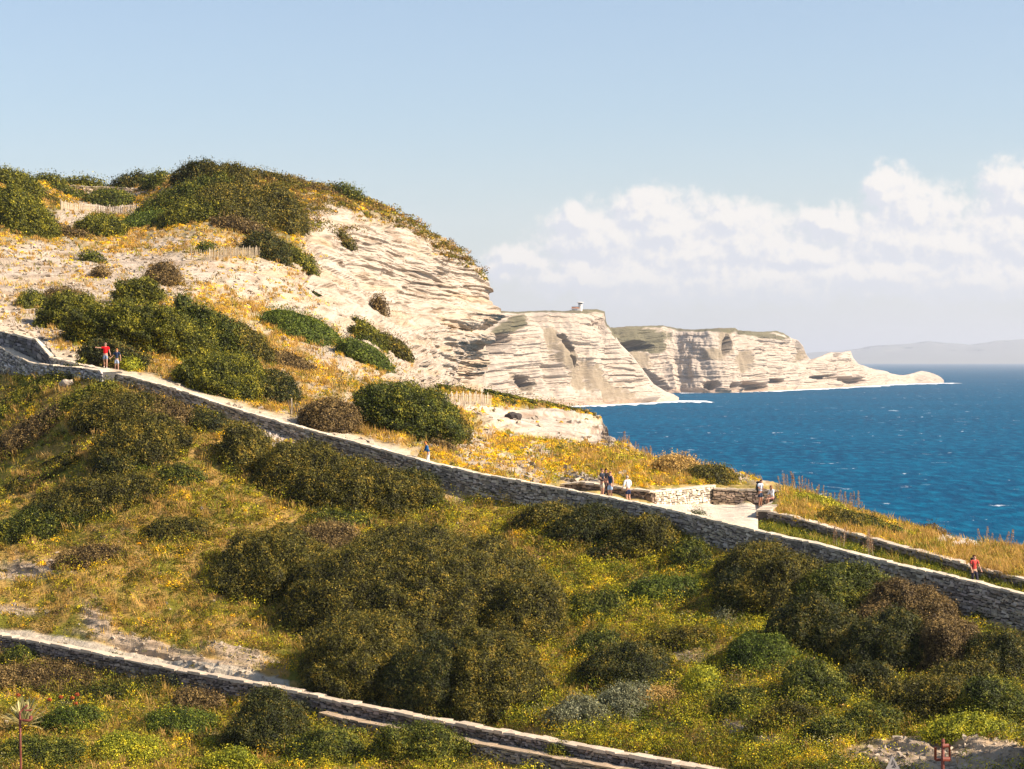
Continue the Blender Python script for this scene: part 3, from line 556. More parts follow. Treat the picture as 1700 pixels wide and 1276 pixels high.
def stone_wall(name, label, top, bot, thick, cat='stone wall', stone_h=0.13, stone_w=0.30, cap_w=None, cap_h=0.11, flip=1, base=(0.40, 0.34, 0.27), group=None, capcol=(0.60, 0.50, 0.37), smooth=False, jit=0.02, over=0.04):
    """top: list of 3D points along the front top edge; bot: matching z of the foot"""
    top = np.array(top, float); bot = np.array(bot, float)
    seg = np.linalg.norm(np.diff(top[:, :2], axis=0), axis=1); S = np.r_[0, np.cumsum(seg)]; Lg = S[-1]
    at_ = lambda t: np.array([np.interp(t, S, top[:, k]) for k in range(3)]); zb = lambda t: float(np.interp(t, S, bot))
    def frame(t):
        a = at_(max(0, t - 0.6)); b = at_(min(Lg, t + 0.6)); d = b - a; d /= np.linalg.norm(d) + 1e-9
        n = np.array([d[1], -d[0], 0]) * flip; n /= np.linalg.norm(n) + 1e-9
        if n[1] > 0.15 and flip == 1: n = n
        return d, n
    mid = at_(Lg / 2); root = empty(name, (mid[0], mid[1], zb(Lg / 2))); tag(root, label, cat, group)
    inv = Matrix.Translation(root.location).inverted()
    # backing
    ts = np.arange(0, Lg + 0.5, 1.0); ts[-1] = Lg; V = []; 
    for t in ts:
        p = at_(t); d, n = frame(t); f = p - n * 0.045; b = p - n * thick; z = zb(t) - 0.5; e = p[2] - cap_h - 0.02
        V += [(f[0], f[1], z), (f[0], f[1], e), (b[0], b[1], e), (b[0], b[1], z)]
    V = np.array(V) - np.array(root.location); Fc = []
    for i in range(len(ts) - 1):
        for k in range(4): Fc.append((4 * i + k, 4 * i + (k + 1) % 4, 4 * i + 4 + (k + 1) % 4, 4 * i + 4 + k))
    Fc += [(0, 1, 2, 3), tuple(4 * (len(ts) - 1) + k for k in (3, 2, 1, 0))]
    bc = np.array(base) * (1.0 if smooth else 0.22)
    core = mesh_np('wall_core', V, Fc, M_STONE, root, np.repeat(bc[None], len(V), 0))
    if not smooth:
        bx = Boxes()
        for side in (0, 1):
            if side == 1 and thick > 1.2: continue
            hmax = max(at_(t)[2] - zb(t) for t in ts) + 0.3; nc = int(hmax / stone_h) + 1
            if side == 1: nc = min(nc, 7)
            zoff = cap_h
            for cI in range(nc):
                ch = stone_h * (0.8 + 0.45 * RNG.random()); t = -RNG.random() * 0.3
                while t < Lg:
                    w = stone_w * (0.55 + 0.9 * RNG.random()); tc_ = min(max(t + w / 2, 0.02), Lg - 0.02)
                    p = at_(tc_); d, n = frame(tc_)
                    if side: p = p - n * (thick - 0.0); n = -n
                    zc = p[2] - zoff - ch / 2
                    if zc + ch > zb(tc_) - 0.25:
                        v_ = RNG.random(); col = np.array(base) * (0.45 + 0.95 * v_ ** 1.3) * np.array((1, 1 - 0.05 * RNG.random(), 1 - 0.16 * RNG.random()))
                        dep = 0.06; c = np.array((p[0], p[1], zc)) - n * (dep - 0.055 * RNG.random())
                        bx.add(c + np.array((0, 0, 0.02 * RNG.normal())), d * (w / 2 - 0.02) + np.array((0, 0, 0.012 * RNG.normal())), n * dep, np.array((0, 0, (ch / 2 - 0.014) * (0.75 + 0.4 * RNG.random()))) + d * 0.015 * RNG.normal(), col, jit)
                    t += w
                zoff += ch
        bx.build('stonework', M_STONE, root).location = (-root.location[0], -root.location[1], -root.location[2])
    # coping
    cw = cap_w or thick; bx = Boxes(); t = 0.0
    while t < Lg - 0.05:
        w = min((0.35 + 0.5 * RNG.random()) * (2 if smooth else 1), Lg - t); tc_ = t + w / 2; p = at_(tc_); d, n = frame(tc_)
        hh = cap_h * (0.75 + 0.5 * RNG.random()); c = np.array((p[0], p[1], p[2] - cap_h + hh / 2 + 0.002)) + n * (over + 0.03 * RNG.random()) - n * cw / 2
        col = np.array(capcol) * (0.85 + 0.3 * RNG.random())
        bx.add(c, d * (w / 2 - 0.006), n * cw / 2, np.array((0, 0, hh / 2)), col, jit * 0.8); t += w
    o = bx.build('coping', M_STONE, root); o.location = (-root.location[0], -root.location[1], -root.location[2])
    return root
def line3(pxs, top, dist): return [unproj(p, float(top(p)), float(dist(p))) for p in pxs]
def footz(pxs, top, h, dist): return [float(unproj(p, float(top(p)) + float(h(p)), float(dist(p)))[2]) for p in pxs]
xs_ = list(range(85, 1951, 25)) + [1950]
stone_wall('retaining_wall', 'long grey dry stone retaining wall holding up the footpath, running from the couple down to the right edge', line3(xs_, UW_TOP, UW_D), footz(xs_, UW_TOP, UW_H, UW_D), 0.5, flip=1, cap_w=0.5, base=(0.46, 0.40, 0.335))
xs_ = [-250, -150, -60, 0, 30, 60, 75, 84]
stone_wall('retaining_wall', 'dark grey rough retaining wall below the path at the left edge', line3(xs_, UW_TOP, UW_D), footz(xs_, UW_TOP, lambda p: 52, UW_D), 0.5, base=(0.20, 0.19, 0.19), stone_h=0.2, stone_w=0.5, jit=0.03, cap_w=0.3)
RT = interp([(-250, 532), (0, 576), (50, 601), (90, 606), (130, 609), (168, 615)]); RD = lambda p: float(UW_D(p)) - 1.5
xs_ = [-250, -120, -30, 0, 25, 50, 70, 90, 110, 130, 150, 168]
stone_wall('rubble_wall', 'short rough rubble wall with a pale ledge, lowest tier at the left edge', line3(xs_, RT, RD), footz(xs_, RT, interp([(-250, 60), (0, 44), (60, 26), (168, 5)]), RD), 1.6, cap_w=1.6, cap_h=0.08, stone_h=0.17, jit=0.03, base=(0.42, 0.40, 0.38))
LH = interp([(-250, 44), (0, 34), (500, 30), (700, 40), (1400, 46)])
xs_ = list(range(-250, 1401, 30)) + [1400]
stone_wall('retaining_wall', 'lower stone wall with a broad pale coping crossing the foreground slope', line3(xs_, LW_TOP, LW_D), footz(xs_, LW_TOP, LH, LW_D), 0.8, cap_w=0.62, cap_h=0.12, base=(0.27, 0.22, 0.19), capcol=(0.52, 0.42, 0.31), stone_h=0.11, stone_w=0.26)
L2 = lambda p: float(LW_TOP(p)) + 27; LD2 = lambda p: float(LW_D(p)) - 1.1
xs_ = list(range(530, 1131, 30))
stone_wall('terrace_wall', 'second stone wall with an orange brown coping just below the foreground wall', line3(xs_, L2, LD2), footz(xs_, L2, lambda p: 60, LD2), 0.9, cap_w=0.75, cap_h=0.08, base=(0.36, 0.31, 0.27), capcol=(0.40, 0.30, 0.20), stone_h=0.12, stone_w=0.28)
# terrace walls
def wpts(L): return [unproj(*p) for p in L]
def fz(L): return [float(unproj(*p)[2]) for p in L]
stone_wall('parapet', 'low reddish brown stone parapet behind the three standing walkers', wpts([(930, 803, 140.5), (965, 799, 140), (1000, 804, 139), (1040, 810, 138), (1080, 815, 137)]), fz([(930, 830, 140), (965, 830, 140), (1000, 830, 139), (1040, 838, 138), (1080, 845, 137)]), 0.45, cap_w=0.45, base=(0.40, 0.29, 0.215))
stone_wall('parapet', 'bright cream stone parapet on the left side of the lookout terrace', wpts([(1081, 815, 137.2), (1110, 812, 139.5), (1150, 808, 142.6), (1187, 804.5, 144.9)]), fz([(1081, 848, 137), (1110, 845, 139.5), (1150, 842, 142.6), (1187, 837, 145.5)]), 0.5, cap_w=0.5, base=(0.62, 0.54, 0.44), stone_h=0.15, jit=0.006)
stone_wall('parapet', 'brown stone parapet at the back of the lookout terrace', wpts([(1186, 809, 144.3), (1220, 811, 144.2), (1262, 812, 144.0), (1300, 814, 143.9)]), fz([(1186, 838, 145.4), (1220, 838.5, 145.2), (1262, 839, 145), (1300, 840, 145)]), 0.45, cap_w=0.45, base=(0.52, 0.40, 0.30), jit=0.008)
stone_wall('parapet', 'low pale stone parapet by the seated woman, broad flat top', wpts([(1256, 846, 132), (1266, 840, 135), (1278, 834, 138.5), (1292, 828, 142)]), fz([(1256, 868, 132), (1266, 862, 135), (1278, 854, 138.5), (1292, 846, 142)]), 0.75, flip=-1, cap_w=0.8, over=0.0, base=(0.45, 0.35, 0.27))
xs_ = list(range(1259, 1960, 25))
stone_wall('garden_wall', 'brown stone wall with pale coping between the path and the grassy mound', line3(xs_, IW_TOP, IW_D), footz(xs_, IW_TOP, lambda p: 26, IW_D), 0.5, cap_w=0.5, base=(0.33, 0.27, 0.235), capcol=(0.55, 0.45, 0.34))
stone_wall('bank_wall', 'pale stone bank wall on the hilltop above the picket fence', wpts([(104, 307, 332), (150, 309, 332), (190, 310, 332), (236, 313, 331)]), fz([(104, 318, 332), (150, 325, 332), (190, 332, 332), (236, 334, 331)]), 0.8, cap_w=0.8, stone_h=0.3, stone_w=0.6, base=(0.62, 0.48, 0.35), jit=0.05)
# ---------------------------------------------------------------- foliage
class Leaves:
    def __init__(s): s.V = []; s.C = []
    def add(s, P, Nn, size, col, aspect=0.6, tilt=0.7, up=None):
        n = len(P)
        if n == 0: return
        N = Nn + RNG.normal(size=(n, 3)) * tilt; N /= np.linalg.norm(N, axis=1)[:, None] + 1e-9
        T = RNG.normal(size=(n, 3)) if up is None else up + RNG.normal(size=(n, 3)) * 0.25
        T -= N * (T * N).sum(1)[:, None]; T /= np.linalg.norm(T, axis=1)[:, None] + 1e-9; Bv = np.cross(N, T)
        sz = np.broadcast_to(np.asarray(size, float), (n,)) * (0.65 + 0.7 * RNG.random(n))
        a = T * sz[:, None] * 0.5; b = Bv * (sz * aspect)[:, None] * 0.5
        s.V.append(np.stack([P - a, P + b - a * 0.1, P + a, P - b - a * 0.1], 1)); s.C.append(np.repeat(col[:, None, :], 4, 1))
    def blades(s, P, h, w, col, lean=0.35, wind=(-0.3, 0, 0)):
        n = len(P)
        if n == 0: return
        az = RNG.random(n) * 6.283; d = np.stack([np.cos(az), np.sin(az), np.zeros(n)], 1)
        top = P + np.stack([np.zeros(n), np.zeros(n), np.ones(n)], 1) * h[:, None] + (RNG.normal(size=(n, 3)) * np.array((1, 1, 0.1)) * lean + np.array(wind) * 0.5) * h[:, None]
        m = P * 0.5 + top * 0.5 + np.array((0, 0, 0.08)) * h[:, None]
        s.V.append(np.stack([P - d * w[:, None] * .35, m - d * w[:, None] * .5, top, m + d * w[:, None] * .5], 1)); s.C.append(np.repeat(col[:, None, :], 4, 1))
    def build(s, name, mat, parent=None, origin=None):
        V = np.concatenate(s.V).reshape(-1, 3); C = np.concatenate(s.C).reshape(-1, 3)
        if origin is not None: V = V - np.asarray(origin)
        return mesh_np(name, V, np.arange(len(V)).reshape(-1, 4), mat, parent, C)
STY = {  # leaf darkened for shade, main leaf, tip or flower brightened as highlight
    'olive':  ((0.028, 0.027, 0.004), (0.108, 0.095, 0.010), (0.30, 0.20, 0.020)),
    'dark':   ((0.016, 0.020, 0.004), (0.058, 0.062, 0.008), (0.21, 0.15, 0.018)),
    'green':  ((0.024, 0.033, 0.004), (0.095, 0.110, 0.010), (0.30, 0.25, 0.020)),
    'juniper':((0.030, 0.037, 0.004), (0.130, 0.130, 0.010), (0.36, 0.30, 0.020)),
    'vivid':  ((0.034, 0.050, 0.005), (0.090, 0.122, 0.010), (0.20, 0.22, 0.02)),
    'lime':   ((0.14, 0.16, 0.010), (0.34, 0.33, 0.018), (0.62, 0.50, 0.02)),
    'brown':  ((0.055, 0.034, 0.012), (0.165, 0.108, 0.035), (0.34, 0.22, 0.07)),
    'silver': ((0.08, 0.08, 0.035), (0.19, 0.19, 0.095), (0.34, 0.33, 0.19)),
    'yellow': ((0.20, 0.16, 0.012), (0.58, 0.40, 0.015), (0.90, 0.55, 0.012)),
    'straw':  ((0.26, 0.16, 0.045), (0.52, 0.32, 0.085), (0.68, 0.44, 0.12)),
}
def leafcol(sty, P, k=0.9, bias=0.0):
    a, b, c = [np.array(t) for t in STY[sty]]; n = len(P)
    m = 0.48 + 0.8 * fbm(P[:, 0] * k, P[:, 1] * k, P[:, 2] * k, 2) + 0.75 * perlin(P[:, 0] * 2.6, P[:, 1] * 2.6, P[:, 2] * 3.6) + 0.22 * RNG.normal(size=n) + bias
    t1 = np.clip(m * 1.6, 0, 1)[:, None]; t2 = np.clip(m * 2 - 1.45, 0, 1)[:, None]  # noise lays clump shade and lit specks into the leaf colour
    col = a * (1 - t1) + b * t1; col = col * (1 - t2) + c * t2
    return col * np.clip(np.exp(RNG.normal(size=n) * 0.27), 0.45, 2.0)[:, None]
SHRUBS = []
def shrub(S, cx, cy, rx, ry, H, sty, label, rot=0.0, cat='shrub', group=None, name='shrub', lump=0.85, dens=1.15, flat=1.0, core=True, lump_f=1.0, leaf=None, shift=None, slope=0.55):
    """a rounded bush whose visible blob in the photo is the given ellipse; H its height in metres"""
    rx *= 1.13; ry *= 1.13
    if flat > 1.5 or cat == 'tree': lump *= 1.45
    d0 = float(S.D(cx, cy)); s = F / d0; a = rx / s; b = None; px_m = d0 / 2309.0; ls = leaf or max(0.085, 1.8 * px_m)
    res = max(0.16, ls * 0.9); row = cy + (0.42 * H * s if shift is None else shift); col_x = cx; sg = RNG.random(3) * 50; lf = lump_f; ca, sa = math.cos(rot), math.sin(rot)
    def hull(a, b, H, c, nx, ny, nu, nv):
        U = np.linspace(0, 2 * math.pi, nu, endpoint=False)[:, None]; Vv = np.linspace(0, 1, nv)[None, :]
        ph = (Vv ** 0.85) * math.pi * 0.56
        X = np.cos(U) * np.sin(ph); Y = np.sin(U) * np.sin(ph) + 0 * X; Z = np.cos(ph) + 0 * X
        o1 = 1 + 0.20 * fbm(X * 1.4 + sg[0], Y * 1.4 + sg[1], Z * 1.2, 3); wx, wy, wz = X * a, Y * b, Z * H; amp = lump * min(1.0, 0.28 * min(a, H) + 0.25)
        bil = np.abs(perlin(wx * 0.55 * lf + sg[0], wy * 0.55 * lf + sg[1], wz * 0.8 * lf * flat)); bil2 = np.abs(perlin(wx * 1.35 * lf + sg[1], wy * 1.35 * lf, wz * 1.9 * lf * flat))
        rr = (1.15 * bil + 0.62 * bil2) * 0.9 * amp
        nrm = np.stack([X / a, Y / b, Z / H], -1); nrm /= np.linalg.norm(nrm, axis=-1)[..., None]
        Q = np.stack([X * a * o1, Y * b * o1, Z * H * (0.86 + 0.14 * o1)], -1) + nrm * (rr - 0.28 * amp)[..., None]
        Qx = Q[..., 0] * ca - Q[..., 1] * sa; Qy = Q[..., 0] * sa + Q[..., 1] * ca
        return np.stack([Qx, Qy, Q[..., 2] - nx * Qx - ny * Qy - 0.06 * H], -1), nrm
    for it in range(6):
        c, n = S.sample(np.array([col_x]), np.array([row]), True); c = c[0]; n = n[0]
        if n[2] < 0: n = -n
        n = n / np.linalg.norm(n); view = c - np.array((0, 0, CAMZ)); view /= np.linalg.norm(view); sn = max(0.16, abs(float(n @ view)))
        if b is None: b = min(max((2 * ry / s - 0.75 * H) / sn / 2, 0.45 * a), 1.5 * a)
        nx = float(np.clip(n[0] / max(n[2], 0.35), -slope, slope)); ny = float(np.clip(n[1] / max(n[2], 0.35), -slope, slope))
        P, nrm = hull(a, b, H, c, nx, ny, 40, 14); W_ = (P + c)[:, :12].reshape(-1, 3); jx = CX + W_[:, 0] / W_[:, 1] * F; jy = HY - (W_[:, 2] - CAMZ) / W_[:, 1] * F
        wd = jx.max() - jx.min(); ht = jy.max() - jy.min(); a *= np.clip(2 * rx / wd, 0.6, 1.6); k_ = float(np.clip(2 * ry / ht, 0.6, 1.5)); b2 = b * k_; lo, hi = 0.4 * a, 1.6 * a
        if b2 < lo or b2 > hi: H *= k_
        else: H *= k_ ** 0.35
        b = min(max(b2, lo), hi); col_x += cx - (jx.max() + jx.min()) / 2; row += (cy - (jy.max() + jy.min()) / 2) * 0.8
        row = float(np.clip(row, S.T(col_x) + 0.5, S.B(col_x) - 0.5))
    nu = int(np.clip(2 * math.pi * max(a, b) / res, 20, 260)); nv = int(np.clip(1.6 * (max(a, b) + H) / 2 / res, 8, 90))
    P, nrm = hull(a, b, H, c, nx, ny, nu, nv)
    root = empty(name, tuple(c)); tag(root, label, cat, group)
    idx = np.arange(nu * nv).reshape(nu, nv); i2 = np.roll(idx, -1, 0)
    Fq = np.stack([idx[:, :-1], idx[:, 1:], i2[:, 1:], i2[:, :-1]], -1).reshape(-1, 4)
    # leaves scattered over the displaced hull
    Pf = P.reshape(-1, 3); A = Pf[Fq[:, 0]]; B = Pf[Fq[:, 1]]; C = Pf[Fq[:, 2]]; D = Pf[Fq[:, 3]]
    cr = np.cross(C - A, D - B); area = 0.5 * np.linalg.norm(cr, axis=1); fn = cr / (2 * area[:, None] + 1e-9)
    cen = (A + C) / 2; out = np.sign((fn * (cen - np.array((0, 0, H * 0.2)))).sum(1)); fn = fn * out[:, None]
    # only what the front and top can show gets full leaf density
    wgt = area * np.where(fn[:, 1] > 0.55, 0.35, 1.0)
    tot = wgt.sum(); nl = int(min(85000, dens * tot * 1.9 / (ls * ls * 0.6)))
    k = RNG.choice(len(Fq), nl, p=wgt / tot); r1 = RNG.random((nl, 1)); r2 = RNG.random((nl, 1))
    pp = (A[k] * (1 - r1) + B[k] * r1) * (1 - r2) + (D[k] * (1 - r1) + C[k] * r1) * r2
    inn = RNG.random(nl) ** 1.5 * ls * 2.2; pp = pp + fn[k] * (ls * 0.9 - inn)[:, None]
    # ragged sprays reaching out of the crown
    Lv = Leaves(); col = leafcol(sty, pp + c, 0.8); Lv.add(pp, fn[k], ls, col, 0.62, 0.55)
    ns = nl // 14; ks = RNG.choice(len(Fq), ns, p=wgt / tot)
    for st in range(3):
        q = cen[ks] + fn[ks] * ls * (1.0 + 0.9 * st) + np.array((0, 0, 0.25)) * ls * st + RNG.normal(size=(ns, 3)) * ls * 0.35
        Lv.add(q, fn[ks], ls * 0.8, leafcol(sty, q + c, 0.8, 0.18), 0.55, 0.9)
    Lv.build('foliage', M_LEAF, root)
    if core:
        cc = np.array(STY[sty][0]) * 0.55 + np.array((0.018, 0.014, 0.008)); Pc = P - nrm * ls * 1.6  # closed hull in darkened twig colour; blocks see-through, paints inner shade
        mesh_np('dark_core', Pc.reshape(-1, 3), Fq, M_CORE, root, np.repeat(cc[None], nu * nv, 0), True)
    SHRUBS.append((c, a, H)); return root
# (surface, cx, cy, rx, ry, height m, style, label, options)
LST = [
 # ---- lower slope, centre
 (S1, 690, 985, 205, 100, 3.4, 'olive', 'largest rounded olive green bush in the middle of the lower slope'),
 (S1, 452, 935, 92, 58, 2.2, 'olive', 'domed olive bush on the left shoulder of the largest central bush'),
 (S1, 600, 1098, 92, 72, 2.8, 'olive', 'brownish dome shaped bush in the black shadow just above the lower wall'),
 (S1, 716, 1122, 74, 66, 2.6, 'dark', 'dark bush between two brown domes just above the lower wall'),
 (S1, 812, 1122, 92, 74, 2.7, 'olive', 'rounded brown green bush right of the dark one, touching the lower wall'),
 (S1, 872, 1012, 66, 58, 2.0, 'olive', 'green bush on the right flank of the largest central bush'),
 (S1, 535, 905, 60, 34, 1.3, 'brown', 'low brown bush on the upper edge of the largest central bush'),
 (S1, 740, 915, 80, 26, 1.1, 'olive', 'flat olive bush behind the top of the largest central bush'),
 (S1, 1040, 1112, 72, 42, 1.7, 'dark', 'dark green low bush in the middle of the yellow green herbs'),
 (S1, 1125, 1060, 62, 20, 1.0, 'olive', 'thin olive bush overhanging a shaded bank right of centre'),
 (S1, 985, 1072, 40, 26, 1.1, 'green', 'small round green bush right of the largest central bush'),
 # ---- right dark mass below the long wall
 (S1, 1262, 930, 66, 42, 1.9, 'olive', 'rust tinged bush under the long wall at the left end of the dark thicket'),
 (S1, 1300, 962, 96, 56, 2.6, 'olive', 'broad rusty olive bush at the upper left of the dark thicket'),
 (S1, 1400, 968, 100, 52, 2.6, 'green', 'olive green bush in the upper middle of the dark thicket'),
 (S1, 1505, 1000, 88, 56, 2.6, 'brown', 'brownish bush in the upper right of the dark thicket'),
 (S1, 1345, 1040, 96, 54, 2.8, 'dark', 'nearly black green bush in the centre of the dark thicket'),
 (S1, 1480, 1070, 96, 56, 2.8, 'dark', 'dark tall bush in the middle right of the dark thicket'),
 (S1, 1572, 1078, 66, 50, 2.4, 'brown', 'grey brown bush at the right end of the dark thicket'),
 (S1, 1655, 1098, 66, 42, 2.0, 'dark', 'dark bush below the ivy covered wall at the right edge'),
 (S1, 1225, 990, 38, 44, 1.6, 'dark', 'slim dark bush at the left border of the dark thicket'),
 (S1, 1345, 1140, 62, 40, 1.8, 'green', 'spreading dark green juniper with flat layers above the bottom right rocks', dict(flat=2.2)),
 (S1, 1540, 1165, 92, 40, 1.8, 'olive', 'olive bush with yellow tips above the bare rock at the bottom right'),
 (S1, 1655, 1172, 62, 44, 1.8, 'green', 'green bush at the right edge above the bare rock'),
 (S1, 1445, 1195, 50, 28, 1.2, 'green', 'low bushy green plant left of the rusty post with the frame'),
 (S1, 1600, 1205, 66, 20, 1.0, 'lime', 'yellow green bush skirting the top of the bare rock'),
 (S1, 1660, 1002, 46, 16, 0.7, 'green', 'green ivy growing on the long wall at the right edge'),
 # ---- under the long wall, centre
 (S1, 905, 862, 50, 26, 1.3, 'olive', 'olive bush at the foot of the long wall, leftmost of the row'),
 (S1, 982, 872, 64, 34, 1.7, 'dark', 'dark bush at the foot of the long wall below the three walkers'),
 (S1, 1068, 874, 62, 38, 1.8, 'olive', 'rusty tipped bush at the foot of the long wall below the bright parapet'),
 (S1, 1036, 914, 66, 24, 1.1, 'dark', 'low dark bush in front of the row at the foot of the long wall'),
 (S1, 1148, 872, 26, 22, 0.9, 'silver', 'small grey green plant climbing the long wall below the lookout terrace'),
 (S1, 1150, 925, 34, 26, 1.2, 'green', 'green bush left of the dark thicket under the long wall'),
 (S1, 1590, 1135, 70, 34, 1.6, 'olive', 'olive bush below the right part of the dark thicket'),
 (S1, 1430, 1130, 60, 28, 1.4, 'dark', 'dark bush between the thicket and the flat layered juniper'),
 (S1, 1265, 1085, 60, 34, 1.3, 'vivid', 'fresh green bush left of the dark hollow on the right slope'),
 (S1, 1300, 1190, 60, 26, 1.2, 'olive', 'ochre green bush above the bottom edge right of centre'),
 (S1, 1225, 1170, 44, 26, 1.1, 'green', 'green bush right of the branching spurge'),
 (S1, 1380, 1215, 50, 24, 1.1, 'green', 'green bush left of the triangular sign'),
 (S1, 985, 1010, 50, 26, 1.0, 'green', 'bright green bush right of the largest central bush, upper one'),
 (S1, 1100, 985, 60, 26, 1.0, 'vivid', 'fresh green bush cluster left of the dark thicket'),
 (S1, 560, 862, 60, 16, 0.7, 'green', 'low green cushion below the long hedge'),
 (S1, 60, 790, 66, 26, 1.2, 'olive', 'olive bush at the left edge between the brown and the flat ones'),
 (S1, 300, 790, 40, 20, 0.8, 'green', 'small green cushion in the middle of the left slope'),
 (S1, 70, 1250, 70, 26, 1.0, 'green', 'leafy green bush at the bottom left corner'),
 (S1, 215, 1240, 60, 24, 0.9, 'lime', 'yellow green bush at the bottom left'),
 (S1, 380, 1262, 50, 20, 0.9, 'lime', 'yellow green bush at the bottom left of the dark rounded one'),
 (S1, 330, 1165, 46, 20, 0.9, 'brown', 'tan dry bush under the lower wall left of the dark rounded one'),
 (S1, 880, 1190 - 75, 1, 1, 0.5, 'green', None),
 # ---- bushes under the wall, left half
 (S1, 602, 782, 118, 46, 2.5, 'olive', 'long olive bush directly below the long wall, widest of its row'),
 (S1, 500, 778, 76, 44, 2.3, 'olive', 'rounded olive bush at the left end of the long hedge below the wall'),
 (S1, 682, 796, 50, 34, 1.8, 'dark', 'darker bush at the right end of the long hedge below the wall'),
 (S1, 406, 726, 40, 40, 2.2, 'olive', 'round olive bush with a black shadow beside the patch of pale scree'),
 (S1, 48, 652, 84, 34, 1.9, 'juniper', 'bright yellow green juniper below the rubble wall at the left edge', dict(flat=2.2)),
 (S1, 128, 668, 60, 30, 1.5, 'juniper', 'green juniper right of the bright one below the rubble wall', dict(flat=2.2)),
 (S1, 42, 722, 70, 46, 2.1, 'brown', 'brown green bush at the left edge under the bright juniper'),
 (S1, 210, 660, 84, 34, 1.7, 'olive', 'olive bush below the couple on the path'),
 (S1, 268, 690, 60, 28, 1.4, 'brown', 'brown bush hugging the wall to the right of the couple'),
 (S1, 232, 732, 78, 40, 1.8, 'olive', 'broad olive bush in the middle of the left slope'),
 (S1, 196, 762, 40, 32, 1.4, 'dark', 'dark green bush in shade on the left slope'),
 (S1, 140, 838, 118, 48, 1.9, 'olive', 'wide flat olive bush on the left slope above the bare rock'),
 (S1, 60, 872, 84, 34, 1.5, 'green', 'green brown bush at the left edge above the bare rock'),
 (S1, 345, 700, 36, 18, 0.9, 'dark', 'small dark bush against the long wall left of the round one'),
 (S1, 150, 925, 56, 20, 0.9, 'brown', 'low brown bush right of the bare rock on the left slope'),
 (S1, 300, 880, 54, 20, 0.8, 'olive', 'low olive cushion bush left of the central bushes'),
 # ---- front, under the lower wall
 (S1, 445, 1200, 70, 52, 2.3, 'dark', 'dark rounded bush under the lower wall at bottom centre left'),
 (S1, 118, 1122, 128, 22, 1.5, 'brown', 'long brown heath bush under the lower wall at the left'),
 (S1, 180, 1148, 90, 22, 1.1, 'dark', 'dark low bush behind the red flowers'),
 (S1, 692, 1238, 82, 38, 1.9, 'green', 'green bush with ochre tips in front of the lower wall at the bottom'),
 (S1, 540, 1240, 60, 30, 1.1, 'green', 'leafy green bush at the bottom left of the ochre tipped one'),
 (S1, 600, 1190, 54, 16, 0.9, 'silver', 'silver grey bush hanging over the lower wall'),
 (S1, 770, 1222, 36, 16, 0.7, 'silver', 'small silver bush beside the orange topped wall'),
 (S1, 505, 1178, 34, 14, 0.7, 'silver', 'silver bush on top of the dark rounded bush'),
 (S1, 178, 1098, 32, 12, 0.5, 'silver', 'pale grey tuft against the lower wall at the left'),
 (S1, 298, 1130, 24, 14, 0.6, 'silver', 'grey green tuft against the middle of the lower wall'),
 (S1, 30, 1090, 34, 16, 0.7, 'green', 'small green bush under the left end of the lower wall'),
 (S1, 932, 1256, 26, 22, 0.9, 'green', 'leafy green bush growing on the second wall at the bottom'),
 (S1, 300, 1200, 60, 24, 0.9, 'vivid', 'feathery deep green bush in the herbs at the bottom left'),
 (S1, 120, 1195, 60, 22, 0.9, 'vivid', 'feathery green fennel bush beside the variegated agave'),
 (S1, 972, 1182, 44, 24, 1.0, 'silver', 'silvery bush above the lower wall at centre right'),
 (S1, 935, 1190, 30, 18, 0.7, 'silver', 'small silvery bush left of the larger silvery one'),
 (S1, 1040, 1168, 52, 30, 1.0, 'silver', 'wide silver green bush at centre right'),
 (S1, 1200, 1030, 20, 16, 0.7, 'silver', 'grey cushion bush beside yellow flowering fennel'),
 (S1, 1160, 1140, 34, 30, 1.1, 'lime', 'branching yellow green spurge in front of a dark hollow'),
 (S1, 1085, 1165, 50, 22, 0.8, 'straw', 'straw coloured dry bush at centre right'),
 (S1, 1060, 905, 1, 1, 0.5, 'green', None),
 # ---- hillside above the path
 (S2, 235, 545, 118, 48, 4.2, 'juniper', 'large dark juniper thicket above the couple on the path', dict(flat=2.0)),
 (S2, 335, 545, 84, 46, 4.0, 'green', 'bushy juniper in the middle of the large thicket', dict(flat=2.0)),
 (S2, 232, 484, 42, 22, 2.2, 'juniper', 'small round juniper crowning the large thicket', dict(flat=2.0)),
 (S2, 120, 515, 56, 30, 2.4, 'juniper', 'juniper at the left end of the large thicket', dict(flat=2.0)),
 (S2, 110, 492, 40, 14, 1.1, 'brown', 'bare brown bush at the upper left of the large thicket'),
 (S2, 190, 588, 56, 22, 2.0, 'dark', 'dark overhanging juniper right behind the couple'),
 (S2, 400, 572, 52, 30, 2.4, 'olive', 'olive bush joining the large thicket on the right'),
 (S2, 272, 455, 30, 17, 1.7, 'brown', 'dark bush with brown twigs above the large thicket'),
 (S2, 52, 496, 24, 14, 1.1, 'juniper', 'small yellow green juniper on the pale slabs at the left edge'),
 (S2, 155, 425, 21, 9, 1.0, 'green', 'small green bush alone on the pale slabs'),
 (S2, 168, 450, 14, 8, 0.8, 'brown', 'tiny brown bush below the small green one on the slabs'),
 (S2, 378, 628, 80, 36, 2.2, 'juniper', 'layered green juniper just above the path, left of centre', dict(flat=2.2)),
 (S2, 442, 645, 52, 28, 1.7, 'dark', 'dark green bush just above the path beside the leaning fence', dict(flat=2.0)),
 (S2, 470, 600, 50, 16, 1.0, 'brown', 'brown heath bush below the smooth green bush'),
 (S2, 430, 590, 30, 14, 0.9, 'olive', 'olive bush left of the brown heath bush'),
 (S2, 500, 548, 62, 29, 1.7, 'vivid', 'smooth bright green wind clipped bush beside the large thicket', dict(rot=0.0, lump=0.35)),
